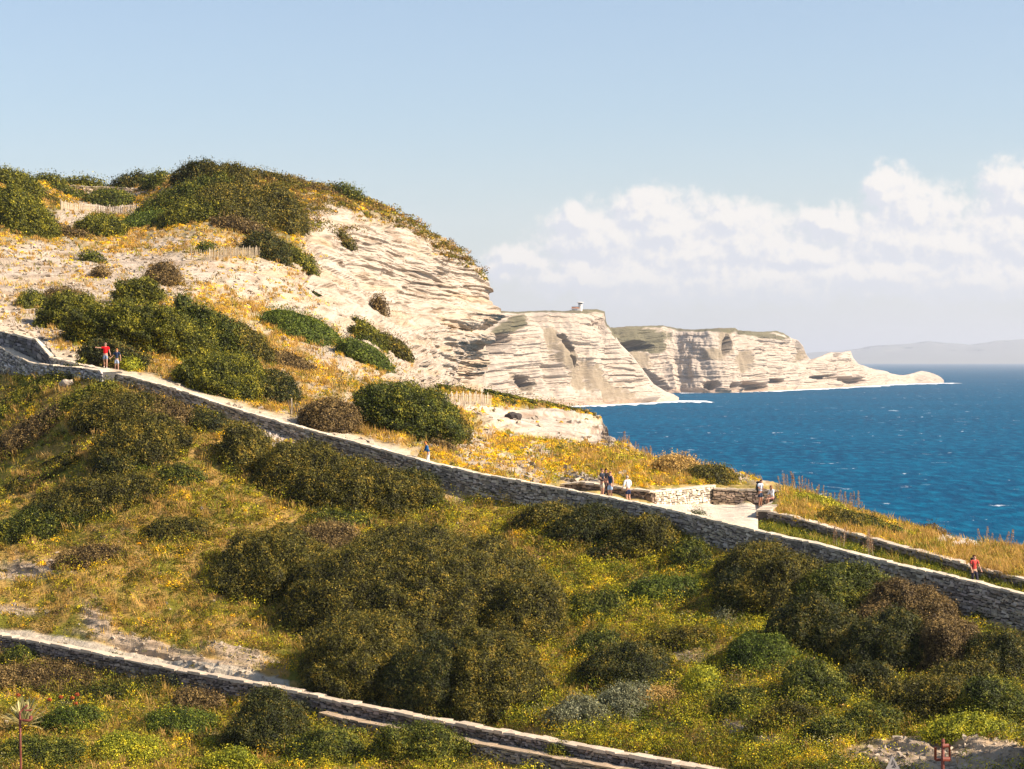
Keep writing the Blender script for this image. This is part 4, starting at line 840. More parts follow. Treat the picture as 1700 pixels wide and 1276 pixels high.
 (S2, 606, 590, 44, 23, 1.4, 'vivid', 'smooth dark green wind clipped bush, smaller of the two', dict(lump=0.35)),
 (S2, 612, 557, 30, 24, 1.8, 'juniper', 'green juniper at the foot of the big cliff', dict(flat=2.0)),
 (S2, 652, 577, 28, 20, 1.2, 'olive', 'low bush on the slope right of the juniper at the foot of the cliff'),
 (S2, 598, 534, 14, 8, 1.0, 'green', 'tiny round bush above the juniper at the foot of the cliff'),
 (S2, 673, 680, 84, 42, 3.2, 'green', 'big round dark bush beside the path in the middle of the picture', dict(flat=1.3, slope=0.2, shift=20)),
 (S2, 548, 690, 48, 26, 1.9, 'brown', 'brown twiggy bush in the shadow left of the big round bush'),
 (S3, 738, 702, 40, 28, 2.0, 'olive', 'olive bush on the right flank of the big round bush', dict(slope=0.2)),
 (S2, 216, 604, 18, 12, 0.8, 'lime', 'small grassy green bush on the path edge right of the woman'),
 (S2, 32, 352, 58, 40, 3.4, 'juniper', 'juniper thicket on the hilltop at the left edge', dict(flat=2.2)),
 (S2, 60, 322, 62, 22, 2.2, 'olive', 'sloping olive scrub on the hilltop above the left thicket', dict(lump=0.5)),
 (S2, 92, 382, 60, 16, 2.0, 'brown', 'brown underside bush below the hilltop thicket'),
 (S2, 15, 300, 50, 18, 2.0, 'juniper', 'juniper on the skyline at the left edge', dict(flat=2.0, slope=0.2)),
 (S2, 168, 374, 40, 17, 2.0, 'juniper', 'low juniper right below the upper picket fence', dict(flat=2.2)),
 (S2, 238, 370, 44, 17, 1.5, 'vivid', 'smooth green cushion bush right of the low juniper below the fence', dict(lump=0.3, slope=0.15)),
 (S2, 118, 322, 40, 14, 1.6, 'green', 'smooth green slope bush left of the pale bank wall', dict(lump=0.3)),
 (S2, 183, 328, 38, 12, 1.6, 'green', 'smooth green mound bush in front of the pale bank wall', dict(lump=0.3)),
 (S2, 215, 293, 36, 15, 2.4, 'dark', 'dark windswept tree on the skyline right of the bank wall', dict(flat=1.6, name='windswept_tree', cat='tree', slope=0.15)),
 (S2, 140, 300, 34, 8, 1.4, 'juniper', 'low green hedge on the skyline above the bank wall', dict(slope=0.08)),
 (S2, 82, 298, 26, 9, 1.5, 'juniper', 'rounded green bush on the skyline left of the bank wall', dict(slope=0.08)),
 (S2, 322, 282, 38, 17, 2.8, 'dark', 'tallest windswept tree on the skyline', dict(flat=1.6, name='windswept_tree', cat='tree', slope=0.15)),
 (S2, 385, 288, 40, 16, 2.5, 'olive', 'windswept tree on the skyline right of the tallest', dict(flat=1.6, name='windswept_tree', cat='tree', slope=0.15)),
 (S2, 262, 297, 30, 12, 2.0, 'green', 'bushy crown on the skyline between the dark trees', dict(slope=0.1)),
 (S2, 455, 298, 50, 14, 2.4, 'olive', 'leaning olive scrub on the skyline above the cliff', dict(shift=9)),
 (S2, 520, 312, 40, 11, 2.0, 'brown', 'brown scrub on the skyline above the cliff'),
 (S2, 572, 316, 28, 11, 1.9, 'green', 'small green tree standing out on the falling skyline', dict(slope=0.08)),
 (S2, 300, 330, 76, 34, 3.0, 'green', 'dense green scrub under the tallest windswept tree', dict(flat=1.6)),
 (S2, 330, 352, 60, 24, 2.4, 'juniper', 'yellow green scrub right of the path up to the fence', dict(flat=1.8)),
 (S2, 400, 340, 70, 34, 3.0, 'olive', 'olive scrub slope in the middle of the hilltop', dict(flat=1.2)),
 (S2, 405, 378, 50, 18, 2.0, 'brown', 'brown twiggy scrub above the middle picket fence'),
 (S2, 462, 350, 46, 40, 3.0, 'olive', 'windblown olive scrub left of the cliff top'),
 (S2, 445, 410, 38, 26, 2.2, 'dark', 'dark juniper at the right end of the middle picket fence', dict(flat=2.0)),
 (S2, 490, 428, 36, 22, 1.7, 'juniper', 'green juniper trailing down beside the cliff', dict(flat=2.0)),
 (S2, 345, 411, 18, 8, 0.9, 'green', 'green cushion behind the middle picket fence'),
 (S2, 630, 503, 14, 14, 2.2, 'brown', 'lone twiggy bush growing in the middle of the cliff face', dict(slope=0.1, dens=0.7)),
 (S2, 574, 398, 17, 13, 1.8, 'olive', 'small bush on the upper part of the cliff face'),
 (S2, 522, 488, 14, 4, 0.7, 'green', 'tiny green cushion at the left foot of the cliff face'),
 (S2, 812, 508, 12, 8, 1.2, 'yellow', None),
 # ---- terrace side
 (S3, 790, 652, 62, 12, 1.2, 'green', 'green hedge strip behind the right picket fence', dict(shift=2)),
 (S3, 862, 662, 54, 10, 1.0, 'green', 'green hedge strip on top of the pale rock ledge', dict(shift=3)),
 (S3, 925, 675, 48, 8, 0.8, 'juniper', 'low green strip at the seaward end of the rock ledge', dict(shift=2)),
 (S3, 965, 684, 24, 5, 0.5, 'olive', 'last thin green bush before the sea on the rock ledge', dict(shift=1)),
 (S3, 1125, 772, 40, 15, 1.0, 'straw', 'grassy olive mound on the edge of the sea, left half', dict(lump=0.5)),
 (S3, 1175, 788, 46, 14, 0.9, 'olive', 'grassy olive mound behind the bright parapet', dict(lump=0.5)),
 (S3, 735, 762 - 22, 22, 10, 0.6, 'brown', 'small brown bush on the path edge right of the walker in blue'),
 (S5, 1362, 838, 46, 17, 0.9, 'lime', 'yellow green clump behind the seated woman'),
 (S5, 1400, 862, 50, 18, 0.9, 'olive', 'brown olive bush on the mound above the inner wall'),
 (S5, 1455, 872, 44, 16, 0.8, 'green', 'green bush in the middle of the mound'),
 (S5, 1550, 878, 20, 8, 0.6, 'brown', 'dark brown bush on the mound skyline left of the pale rock'),
 (S5, 1490, 885, 40, 12, 0.6, 'lime', 'yellow green bush on the mound slope above the inner wall'),
 (S1, 1800, 1190, 80, 120, 5.0, 'dark', 'tall dark bush just beyond the right edge shading the bare rock'),
]
for e in LST:
    if e[7] is None: continue
    if e[0] is S1 and e[2] - e[4] * 1.13 < float(UW_TOP(e[1] + 0.35 * e[3])) + 13 and e[6] != 'silver': e = e[:2] + (float(UW_TOP(e[1] + 0.35 * e[3])) + 13 + e[4] * 1.13,) + e[3:]
    kw = e[8] if len(e) > 8 else {}
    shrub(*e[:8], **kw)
# ---------------------------------------------------------------- herbs and grasses nobody could count
COVK = np.array((1.72, 1.55, 1.3))
def clumps(Lv, S, px, py, r, h, sty, nl, ls):
    """little cushions of leaves; all arguments arrays but sty"""
    P, n = S.sample(px, py, True); K = len(px)
    if K == 0: return
    k = np.repeat(np.arange(K), nl); m = len(k)
    v = RNG.normal(size=(m, 3)); v[:, 2] = np.abs(v[:, 2]); v /= np.linalg.norm(v, axis=1)[:, None]
    rad = (0.72 + 0.35 * RNG.random(m))[:, None]
    sc = np.stack([r[k], r[k], h[k]], 1); q = P[k] + v * sc * rad
    base = leafcol(sty, q, 1.6) * COVK; pl = (0.75 + 0.5 * RNG.random(K))[k][:, None]
    Lv.add(q, v, ls[k] if hasattr(ls, '__len__') else ls, base * pl, 0.6, 0.6)
def tufts(Lv, S, px, py, h, nb, col, lean=0.3):
    P = S.sample(px, py); K = len(px); k = np.repeat(np.arange(K), nb); m = len(k)
    q = P[k] + RNG.normal(size=(m, 3)) * np.array((0.09, 0.09, 0.0)) * (1 + h[k, None])
    d = P[k, 1]; w = np.maximum(0.028, d / 2309.0 * 0.75)
    c = col[k] * (0.7 + 0.6 * RNG.random(m))[:, None]
    Lv.blades(q, h[k] * (0.6 + 0.6 * RNG.random(m)), w, c, lean)
def cover(S, name, label, n_cl, n_tf, region, weights, ccols, rng_px, hs=(0.12, 0.5), rs=(0.12, 0.42), tuft_h=(0.2, 0.6), lsize=None, cat='herbs', nl=42, rockkeep=0.12, off=0.0, kf=0.012):
    px = rng_px[0] + RNG.random(n_cl * 3) * (rng_px[1] - rng_px[0]); b = S.B(px); t = S.T(px); py = b + (t - b) * RNG.random(len(px)) ** 0.9
    b0 = np.minimum(b, 1290.0); py = b0 + (t - b0) * RNG.random(len(px))
    keep = region(px, py); i = np.clip(((px - S.xs[0]) / (S.xs[1] - S.xs[0])).astype(int), 0, len(S.xs) - 1); j = np.clip(((py - b) / (t - b) * (S.n - 1)).astype(int), 0, S.n - 1)
    rk = S.rock[i, j]; clus = sstep(-0.25, 0.25, fbm(px * 0.03 + off, py * 0.05, 0.4, 3)) * 0.6 + 0.4
    keep = keep * (1 - (1 - rockkeep) * rk) * clus
    sel = RNG.random(len(px)) < keep; px, py = px[sel][:n_cl], py[sel][:n_cl]
    Lv = Leaves(); names = list(weights(px[:1], py[:1]).keys()); Wt = weights(px, py)
    M = np.stack([np.clip(Wt[k_] * (1 + 1.8 * fbm(px * kf * 2 + 17 * q_, py * kf * 3, q_ * 3.1 + off, 3)), 0.0, None) ** 2.2 for q_, k_ in enumerate(names)], 1) + 1e-6
    cum = np.cumsum(M / M.sum(1)[:, None], 1); pick = (RNG.random(len(px))[:, None] > cum).sum(1)
    for q_, k_ in enumerate(names):
        m = pick == q_; x, y = px[m], py[m]; K = m.sum()
        if K == 0: continue
        d = S.D(x, y); f_ = RNG.random(K) ** 1.3
        if k_ == 'straw':
            tufts(Lv, S, x, y, tuft_h[0] + (tuft_h[1] - tuft_h[0]) * RNG.random(K), 16, np.array(STY['straw'][1]) + RNG.normal(size=(K, 1)) * np.array((0.08, 0.055, 0.025)))
            continue
        ls = np.maximum(0.075, d / 2309 * (1.5 if lsize is None else lsize))
        fl = 0.75 if k_ in ('yellow',) else 1
        clumps(Lv, S, x, y, (rs[0] + (rs[1] - rs[0]) * f_) * fl, (hs[0] + (hs[1] - hs[0]) * f_) * fl, k_, nl, ls)
    # loose blades everywhere
    px = rng_px[0] + RNG.random(n_tf) * (rng_px[1] - rng_px[0]); b = np.minimum(S.B(px), 1290.0); t = S.T(px); py = b + (t - b) * RNG.random(len(px))
    i = np.clip(((px - S.xs[0]) / (S.xs[1] - S.xs[0])).astype(int), 0, len(S.xs) - 1); bb = S.B(px); j = np.clip(((py - bb) / (t - bb) * (S.n - 1)).astype(int), 0, S.n - 1)
    sel = RNG.random(len(px)) < region(px, py) * (1 - 0.85 * S.rock[i, j]); px, py = px[sel], py[sel]
    ci = np.clip((2 + 2.6 * fbm(px * 0.02 + off, py * 0.03, 0.8, 3) + RNG.normal(size=len(px)) * 0.8), 0, len(ccols) - 1).astype(int)
    tufts(Lv, S, px, py, tuft_h[0] + (tuft_h[1] - tuft_h[0]) * RNG.random(len(px)), 7, np.array(ccols)[ci])
    return tag(Lv.build(name, M_GRASS), label, cat, kind='stuff')
def E_(px, py, L, soft=0.5): return ell(px, py, L, soft, fbm(px * 0.02, py * 0.03, 3.3, 3) * 0.5)
ccols = [(0.20, 0.21, 0.02), (0.36, 0.29, 0.03), (0.60, 0.38, 0.08), (0.52, 0.29, 0.07), (0.32, 0.26, 0.03)]
reg1 = lambda x, y: sstep(0, 6, y - UW_TOP(x) - UW_H(x)) * (np.where((y > LW_TOP(x) - 2) & (y < LW_TOP(x) + LH(x) + np.where(x > 540, 20, -4)) & (x < 1180), 0.05, 1.0)) * (1 - E_(x, y, [(1560, 1258, 160, 34, 4)], 0.2) * 0.93) * (1 - 0.97 * (np.abs(y - LW_TOP(x) + 8) < 9) * (x < 520))
def w1(x, y):
    right = sstep(820, 1050, x); left = 1 - sstep(300, 600, x); low = sstep(1120, 1180, y)
    return {'straw': 0.34 + 0.40 * left - 0.26 * right, 'green': 0.8 + 0.6 * right, 'lime': 0.95 + 0.5 * right - 0.25 * left + 0.3 * low, 'olive': 1.0 + 0.3 * left - 0.2 * right,
            'vivid': 0.25 + 0.75 * right + 0.3 * low, 'yellow': 0.42 + 0.30 * right, 'brown': 0.55, 'silver': 0.12 + 0.22 * right}
cover(S1, 'herb_cover', 'wild herbs and dry grass covering the lower slope', 19000, 5500, reg1, w1, ccols, (-150, 1850), hs=(0.12, 0.75), rs=(0.14, 0.72), nl=44)
reg2 = lambda x, y: (1 - 0.5 * E_(x, y, [(60, 480, 160, 80, 8), (240, 445, 120, 30)])) * (1 - 0.97 * S2.cliff[np.clip(((x + 260) / 1.5).astype(int), 0, len(S2.xs) - 1), np.clip(((y - S2.B(x)) / (S2.T(x) - S2.B(x)) * 329).astype(int), 0, 329)]) * sstep(10, 16, UW_TOP(x) - y) * (1 - 0.6 * E_(x, y, [(420, 460, 90, 30)]))
w2 = lambda x, y: {'straw': 0.8, 'yellow': 0.95, 'olive': 0.55, 'green': 0.25 + 0.3 * sstep(580, 640, y), 'brown': 0.55, 'lime': 0.25}
cover(S2, 'dry_scrub', 'ochre dry scrub and yellow flowers on the hillside above the path', 10500, 6000, reg2, w2, ccols, (-150, 780), hs=(0.15, 0.55), rs=(0.2, 0.7), tuft_h=(0.25, 0.6), nl=26, rockkeep=0.06, off=3.0)
reg2b = lambda x, y: np.maximum(E_(x, y, [(430, 325, 130, 45, 22), (640, 352, 130, 20, 24), (540, 325, 90, 22, 12), (760, 408, 50, 16, 46), (240, 305, 250, 8)], 0.3) , (y < S2.T(x) + 26) * (x > 420) * 1.0) * (1 - 0.3 * (x < 250))
w2b = lambda x, y: {'olive': 1.2, 'green': 0.6, 'juniper': 0.4, 'brown': 0.9, 'straw': 0.15}
cover(S2, 'ridge_scrub', 'windswept olive brown scrub capping the ridge above the cliff', 2600, 1200, reg2b, w2b, ccols, (200, 800), hs=(0.4, 1.0), rs=(0.7, 1.7), tuft_h=(0.4, 0.9), nl=70, rockkeep=0.7, off=5.0, lsize=1.9, cat='scrub')
reg3 = lambda x, y: (1 - 0.9 * ell(x, y, [(905, 706, 120, 24, 6)], 0.15)) * sstep(4.2, 5.2, D3(x, y) - UW_D(x)) * (1 - ell(x, y, [(1180, 852, 118, 40, 0)], 0.05) * (x > 1075)) * (1 - (x > 1075) * (y > 806)) * (1 - (x > 915) * (y > 796 + np.clip(x - 960, 0, 120) * 0.13))
w3 = lambda x, y: {'yellow': 1.25, 'straw': 0.6, 'lime': 0.7, 'olive': 0.5, 'green': 0.5, 'brown': 0.4}
w1b = lambda x, y: {'green': 1.0, 'olive': 0.8, 'dark': 0.8, 'vivid': 0.5 + 0.6 * sstep(820, 1050, x), 'lime': 0.75 + 0.45 * sstep(820, 1050, x), 'brown': 0.5, 'yellow': 0.45, 'silver': 0.35}
cover(S1, 'undergrowth', 'low green undergrowth filling the lower slope between the bushes', 2300, 10, lambda x, y: reg1(x, y) * (0.25 + 0.75 * np.maximum(sstep(560, 900, x), sstep(LW_TOP(x) + 30, LW_TOP(x) + 60, y))), w1b, ccols, (-150, 1850), hs=(0.3, 1.0), rs=(0.4, 1.15), nl=190, rockkeep=0.1, off=13.0, kf=0.02, cat='undergrowth')
cover(S3, 'flowering_herbs', 'yellow flowering herbs on the bank between the path and the sea', 4600, 1500, reg3, w3, ccols, (700, 1262), hs=(0.12, 0.4), rs=(0.15, 0.5), nl=34, rockkeep=0.08, off=7.0)
one = lambda x, y: np.ones(np.shape(x))
cover(S4, 'path_weeds', 'leafy weeds growing on the path between the two walls', 1500, 900, lambda x, y: sstep(0.25, 0.5, (S4.B(x) - y) / (S4.B(x) - S4.T(x))) , lambda x, y: {'green': 1.1, 'vivid': 0.9, 'lime': 0.45, 'silver': 0.15, 'straw': 0.15}, ccols[:2] * 3, (1262, 1900), hs=(0.2, 0.5), rs=(0.15, 0.4), nl=34, off=9.0)
cover(S5, 'mound_herbs', 'ochre and yellow herbs covering the mound beside the sea', 3800, 1800, lambda x, y: (x > 1296) * 1.0, lambda x, y: {'straw': 0.9, 'yellow': 0.95 - 0.3 * sstep(1450, 1550, x), 'lime': 0.6 - 0.4 * sstep(1450, 1600, x), 'green': 0.55, 'olive': 0.6, 'brown': 0.4}, ccols, (1262, 1900), hs=(0.15, 0.45), rs=(0.2, 0.5), tuft_h=(0.25, 0.6), nl=34, off=11.0)
# ---------------------------------------------------------------- rubble, boulders
def rock_mesh(name, size, col, parent=None, seed=0, sub=2, rough=0.35):
    import bmesh
    bm = bmesh.new(); bmesh.ops.create_icosphere(bm, subdivisions=sub + 1, radius=0.5)
    v = np.array([p.co[:] for p in bm.verts]); r = 1 + rough * perlin(v[:, 0] * 2.6 + seed, v[:, 1] * 2.6, v[:, 2] * 2.6) + 0.18 * perlin(v[:, 0] * 6 + seed, v[:, 1] * 6, v[:, 2] * 6)
    q = v * r[:, None]; q = np.sign(q) * np.abs(q) ** 0.85 * np.array(size)
    Fc = np.array([[t.index for t in f_.verts] for f_ in bm.faces]); bm.free()
    return mesh_np(name, q, Fc, M_STONE, parent, np.repeat(np.array(col)[None], len(q), 0), False)
def boulder(S, px, py, size, col, label, seed=1):
    p = S.sample(np.array([px]), np.array([py]))[0]; o = rock_mesh('boulder', size, col, None, seed); o.location = tuple(p + np.array((0, 0, size[2] * 0.15))); tag(o, label, 'rock')
boulder(S1, 112, 640, (0.9, 0.8, 0.6), (0.42, 0.34, 0.26), 'pale rounded boulder below the rubble wall at the left', 1)
boulder(S3, 851, 697, (1.15, 0.9, 0.85), (0.07, 0.06, 0.055), 'dark grey boulder on the pale rock ledge', 2)
boulder(S1, 1070, 965, (0.45, 0.4, 0.35), (0.55, 0.45, 0.36), 'small pale stone among the green herbs right of centre', 3)
boulder(S2, 640, 640, (0.9, 0.7, 0.5), (0.5, 0.4, 0.3), 'pale stone on the slope above the big round bush', 4)
def rubble(S, name, label, n, rng, ymax, smax, power=1.0, extra=None, base=(0.40, 0.325, 0.24)):
    px = rng[0] + RNG.random(n * 12) * (rng[1] - rng[0]); b = np.minimum(S.B(px), ymax); t = S.T(px); py = b + (t - b) * RNG.random(len(px))
    bb = S.B(px); i = np.clip(((px - S.xs[0]) / (S.xs[1] - S.xs[0])).astype(int), 0, len(S.xs) - 1); j = np.clip(((py - bb) / (t - bb) * (S.n - 1)).astype(int), 0, S.n - 1)
    w = S.rock[i, j] * 0.8 + 0.05
    if extra is not None: w = w * extra(px, py)
    sel = RNG.random(len(px)) < w; px, py = px[sel][:n], py[sel][:n]
    P, nn = S.sample(px, py, True); bx = Boxes()
    for k in range(len(px)):
        s = smax * (0.18 + 0.82 * RNG.random() ** 3); a = RNG.normal(size=3) * np.array((1, 1, .25)); a /= np.linalg.norm(a); u = np.cross(a, RNG.normal(size=3) * .35 + np.array((0, 0, 1))); u /= np.linalg.norm(u); w_ = np.cross(a, u)
        bx.add(P[k] + np.array((0, 0, s * 0.12)), a * s * 0.5, u * s * 0.36, w_ * s * 0.2, np.array(base) * (0.7 + 0.5 * RNG.random()), s * 0.13)
    return tag(bx.build(name, M_STONE), label, 'rubble', kind='stuff')
rubble(S1, 'rubble', 'broken limestone scattered on the lower slope', 2600, (-100, 1800), 1285, 0.26)
rubble(S2, 'rubble', 'broken limestone scattered on the hillside above the path', 4500, (-150, 780), 2000, 0.42, extra=lambda x, y: 1 - 0.93 * S2.cliff[np.clip(((x + 260) / 1.5).astype(int), 0, len(S2.xs) - 1), np.clip(((y - S2.B(x)) / (S2.T(x) - S2.B(x)) * 329).astype(int), 0, 329)])
rubble(S3, 'rubble', 'broken limestone on the bank beside the sea', 900, (700, 1255), 2000, 0.5, extra=lambda x, y: (y < 800) * (D3(x, y) - UW_D(x) > 4) * (1 - 0.92 * ell(x, y, [(910, 704, 130, 28, 6)], 0.2)))
PX_, PY_ = 455 + RNG.normal(size=700) * 20, 0
bx = Boxes(); yy_ = 724 + RNG.normal(size=700) * 7; P_ = S1.sample(PX_, yy_ + (PX_ - 455) * 0.2)
for k in range(700):
    s = 0.10 + 0.28 * RNG.random() ** 2; a = RNG.normal(size=3); a /= np.linalg.norm(a); u = np.cross(a, RNG.normal(size=3)); u /= np.linalg.norm(u)
    bx.add(P_[k] + np.array((0, 0, s * .25)), a * s * .5, u * s * .4, np.cross(a, u) * s * .25, np.array((0.56, 0.46, 0.37)) * (0.6 + 0.5 * RNG.random()), s * .06)
tag(bx.build('scree', M_STONE), 'patch of pale scree under the long wall', 'scree', kind='stuff')

# ---------------------------------------------------------------- shapes
def sweep(name, paths, mat, parent=None, seg=8, col=None):
    """tubes: list of (points, radii)"""
    V = []; Fc = []
    for pts, rad in paths:
        pts = [Vector(p) for p in pts]; b0 = len(V)
        for i, p in enumerate(pts):
            d = (pts[min(i + 1, len(pts) - 1)] - pts[max(i - 1, 0)]).normalized(); u = d.orthogonal().normalized() if i == 0 else (u - d * u.dot(d)).normalized(); w = d.cross(u)
            r = rad[i] if hasattr(rad, '__len__') else rad
            for k in range(seg):
                a = 2 * math.pi * k / seg; V.append(tuple(p + (u * math.cos(a) + w * math.sin(a)) * r))
        for i in range(len(pts) - 1):
            for k in range(seg): Fc.append((b0 + i * seg + k, b0 + i * seg + (k + 1) % seg, b0 + (i + 1) * seg + (k + 1) % seg, b0 + (i + 1) * seg + k))
        for i in (0, len(pts) - 1):
            for k in range(1, seg - 1, 2):
                q = [b0 + i * seg, b0 + i * seg + k, b0 + i * seg + (k + 1), b0 + i * seg + (k + 2) % seg]
                if len(set(q)) == 4: Fc.append(tuple(q))
    return mesh_np(name, V, Fc, mat, parent, None if col is None else np.repeat(np.array(col)[None], len(V), 0), True)
def lathe(name, prof, mat, parent, seg=24, loc=(0, 0, 0)):
    V = []; Fc = []
    for r, z in prof:
        for k in range(seg): a = 2 * math.pi * k / seg; V.append((loc[0] + r * math.cos(a), loc[1] + r * math.sin(a), loc[2] + z))
    for i in range(len(prof) - 1):
        for k in range(seg): Fc.append((i * seg + k, i * seg + (k + 1) % seg, (i + 1) * seg + (k + 1) % seg, (i + 1) * seg + k))
    return mesh_np(name, V, Fc, mat, parent)
def boxes(name, L, mat, parent):
    bx = Boxes()
    for (c, h) in L: bx.add(c, (h[0], 0, 0), (0, h[1], 0), (0, 0, h[2]), (1, 1, 1))
    n = len(bx.V); Fq = (BOXF[None] + 8 * np.arange(n)[:, None, None]).reshape(-1, 4); return mesh_np(name, np.concatenate(bx.V), Fq, mat, parent)
# ---------------------------------------------------------------- picket fences
M_PICK = mat_plain('weathered_chestnut', (0.55, 0.44, 0.31), 0.85, 0.1, bscale=3, var=0.35)
M_PICKD = mat_plain('grey_chestnut', (0.34, 0.27, 0.18), 0.85, 0.1, bscale=3, var=0.35)
M_WIRE = mat_plain('rusty_wire', (0.14, 0.10, 0.07), 0.6, 0.4)
def fence(S, L, h, label, mat, sp=0.17, lean=0.0, w=0.028, dz=0.0):
    """L: list of (px, py, d or None) along the foot"""
    P = [S.sample(np.array([float(a[0])]), np.array([float(a[1])]))[0] for a in L]
    R_, Ln = resample(P, sp); o = R_[len(R_) // 2]; root = empty('picket_fence', tuple(o)); tag(root, label, 'fence')
    bx = Boxes(); d0 = (R_[-1] - R_[0]); d0[2] = 0; d0 /= np.linalg.norm(d0); nn = np.array((d0[1], -d0[0], 0))
    for i, p in enumerate(R_):
        hh = h * (0.9 + 0.16 * RNG.random()); up = np.array((0, 0, 1.0)) + d0 * (0.05 * RNG.normal() + lean) + nn * 0.03 * RNG.normal()
        bx.add(p - o + up * (hh / 2 - 0.05 + dz), d0 * w * (0.8 + .5 * RNG.random()), nn * 0.012, up * hh / 2, (1, 1, 1), 0.004)
    bx.build('palings', mat, root)
    ends = [(0, i) for i in range(0, len(R_), max(1, int(2.2 / sp)))]
    for _, i in ends:
        p = R_[i] - o; sweep('post', [([tuple(p - nn * 0.05), tuple(p - nn * 0.05 + np.array((0, 0, h * 1.12 + dz)))], 0.045)], mat, root, 6)
    sweep('wire', [([tuple(p - o + np.array((0, 0, h * f_ + dz)) + nn * 0.02) for p in R_[::4]], 0.008) for f_ in (0.25, 0.75)], M_WIRE, root, 4)
    return root
fence(S2, [(101, 350), (130, 350), (156, 351)], 1.25, 'left half of the upper picket fence, below the pale bank wall', M_PICK, sp=0.24, w=0.05)
fence(S2, [(160, 352), (196, 356), (232, 356)], 1.35, 'right half of the upper picket fence, below the pale bank wall', M_PICK, sp=0.24, w=0.05)
fence(S2, [(318, 433), (345, 435), (378, 430), (410, 427), (437, 426)], 1.15, 'faint grey picket fence across the middle of the ochre slope', M_PICKD, sp=0.20, w=0.035)
fence(S3, [(732, 677), (760, 676), (790, 675), (817, 674)], 1.1, 'picket fence in front of the green hedge, beside the big round bush', M_PICK, sp=0.17, w=0.033)
fence(S2, [(483, 688), (505, 694), (535, 702)], 0.95, 'short leaning picket fence just above the path', M_PICKD, sp=0.17, lean=-0.25)
# ---------------------------------------------------------------- signal station far away on the headland
M_WHITE = mat_plain('whitewash', (0.72, 0.68, 0.62), 0.8, 0.1, bscale=0.5, var=0.06); M_TILE = mat_plain('orange_roof_tiles', (0.46, 0.22, 0.13), 0.8, 0.1, bscale=1.5, var=0.2)
M_DARK = mat_plain('dark_glass', (0.04, 0.05, 0.06), 0.2, 0.5)
sp_ = S6.sample(np.array([955.0]), np.array([518.0]))[0]; dd_ = sp_[1]; u_ = dd_ / F
st = empty('signal_station', (sp_[0], sp_[1] + 12, float(unproj(955, 516.5, dd_)[2]))); st.scale = (0.68, 0.68, 0.68); tag(st, 'tiny white signal station with an orange roof and round lookout tower on the headland', 'building')
boxes('wall', [((-4 * u_, 0, 2.0), (9.5 * u_, 4, 2.8)), ((-15 * u_, 1, 1.0), (3.0 * u_, 3, 1.3))], M_WHITE, st)
V = [(-13.8 * u_, -4.4, 4.8), (5.8 * u_, -4.4, 4.8), (5.8 * u_, 4.4, 4.8), (-13.8 * u_, 4.4, 4.8), (-13.2 * u_, 0, 7.6), (5.2 * u_, 0, 7.6)]
mesh_np('roof', V, [(0, 1, 5, 4), (2, 3, 4, 5), (0, 4, 4, 3), (1, 2, 5, 5)][:2], M_TILE, st)
for i, xx in enumerate((-11, -8, -5, -1)): boxes('window', [((xx * u_, -4.02, 2.9), (0.55, 0.06, 0.8))], M_DARK, st)
lathe('tower', [(3.1, -1), (2.9, 5), (2.7, 9.5), (3.3, 10.4), (3.3, 11.2), (0.01, 11.2)], M_WHITE, st, 24, (8 * u_, 0, 0))
lathe('lookout_windows', [(3.0, 11.2), (3.3, 12.9), (0.01, 12.9)], M_DARK, st, 24, (8 * u_, 0, 0))
lathe('lookout_roof', [(3.6, 12.9), (5.2, 13.5), (5.2, 13.9), (2.6, 14.8), (0.01, 14.9)], M_WHITE, st, 24, (8 * u_, 0, 0))
sweep('mast', [([(3 * u_, 1, 4), (3 * u_, 1, 15.5)], 0.12)], M_WHITE, st, 6)
# ---------------------------------------------------------------- foreground metalwork
M_RUST = mat_plain('rusty_red_iron', (0.15, 0.032, 0.017), 0.6, 0.4, bscale=14, var=0.5, bump=0.3)
g_ = unproj(36, 1330, 88); top_ = unproj(33, 1181, 88); pr = empty('iron_post', tuple(g_)); tag(pr, 'thin rusty red iron post with a slanting arm at the bottom left', 'post')
R3 = lambda px, py, dd=0.0: tuple(unproj(px, py, 88 + dd) - g_)
sweep('shaft', [([(0, 0, -0.4), R3(34, 1250), R3(33, 1181)], 0.045)], M_RUST, pr, 10)
sweep('arm', [([R3(33, 1182), R3(40, 1175), R3(46, 1170)], 0.035)], M_RUST, pr, 8)
sweep('bracket', [([R3(33, 1194), R3(40, 1196, -.1), R3(48, 1196, -.1), R3(53, 1193)], [0.03, 0.05, 0.055, 0.05])], M_RUST, pr, 8)
sweep('bracket', [([R3(42, 1179, -.05), R3(48, 1179, -.05), R3(53, 1178)], [0.03, 0.04, 0.035])], M_RUST, pr, 8)
sweep('hinge', [([R3(51, 1193, -.03), R3(51, 1188, -.03)], 0.07)], M_RUST, pr, 8)
g_ = unproj(1565, 1330, 86); pr = empty('iron_post', tuple(g_)); tag(pr, 'stout rusty red iron post with a square frame on the bare rock', 'post')
R3 = lambda px, py, dd=0.0: tuple(unproj(px, py, 86 + dd) - g_)
sweep('shaft', [([(0, 0, -0.4), R3(1565, 1280), R3(1565.5, 1229)], 0.065)], M_RUST, pr, 12)
sweep('cap', [([R3(1565.5, 1231), R3(1565.5, 1226)], [0.08, 0.05])], M_RUST, pr, 12)
sweep('frame', [([R3(1565, 1238, -.04), R3(1575, 1237, -.04)], 0.07), ([R3(1576, 1236), R3(1577, 1262)], 0.04), ([R3(1565, 1260, -.04), R3(1577, 1260, -.04)], 0.085)], M_RUST, pr, 8)
sweep('rear_frame', [([R3(1553, 1240, .2), R3(1553, 1261, .2)], 0.05), ([R3(1553, 1261, .2), R3(1563, 1261, .1)], 0.05)], M_RUST, pr, 8)
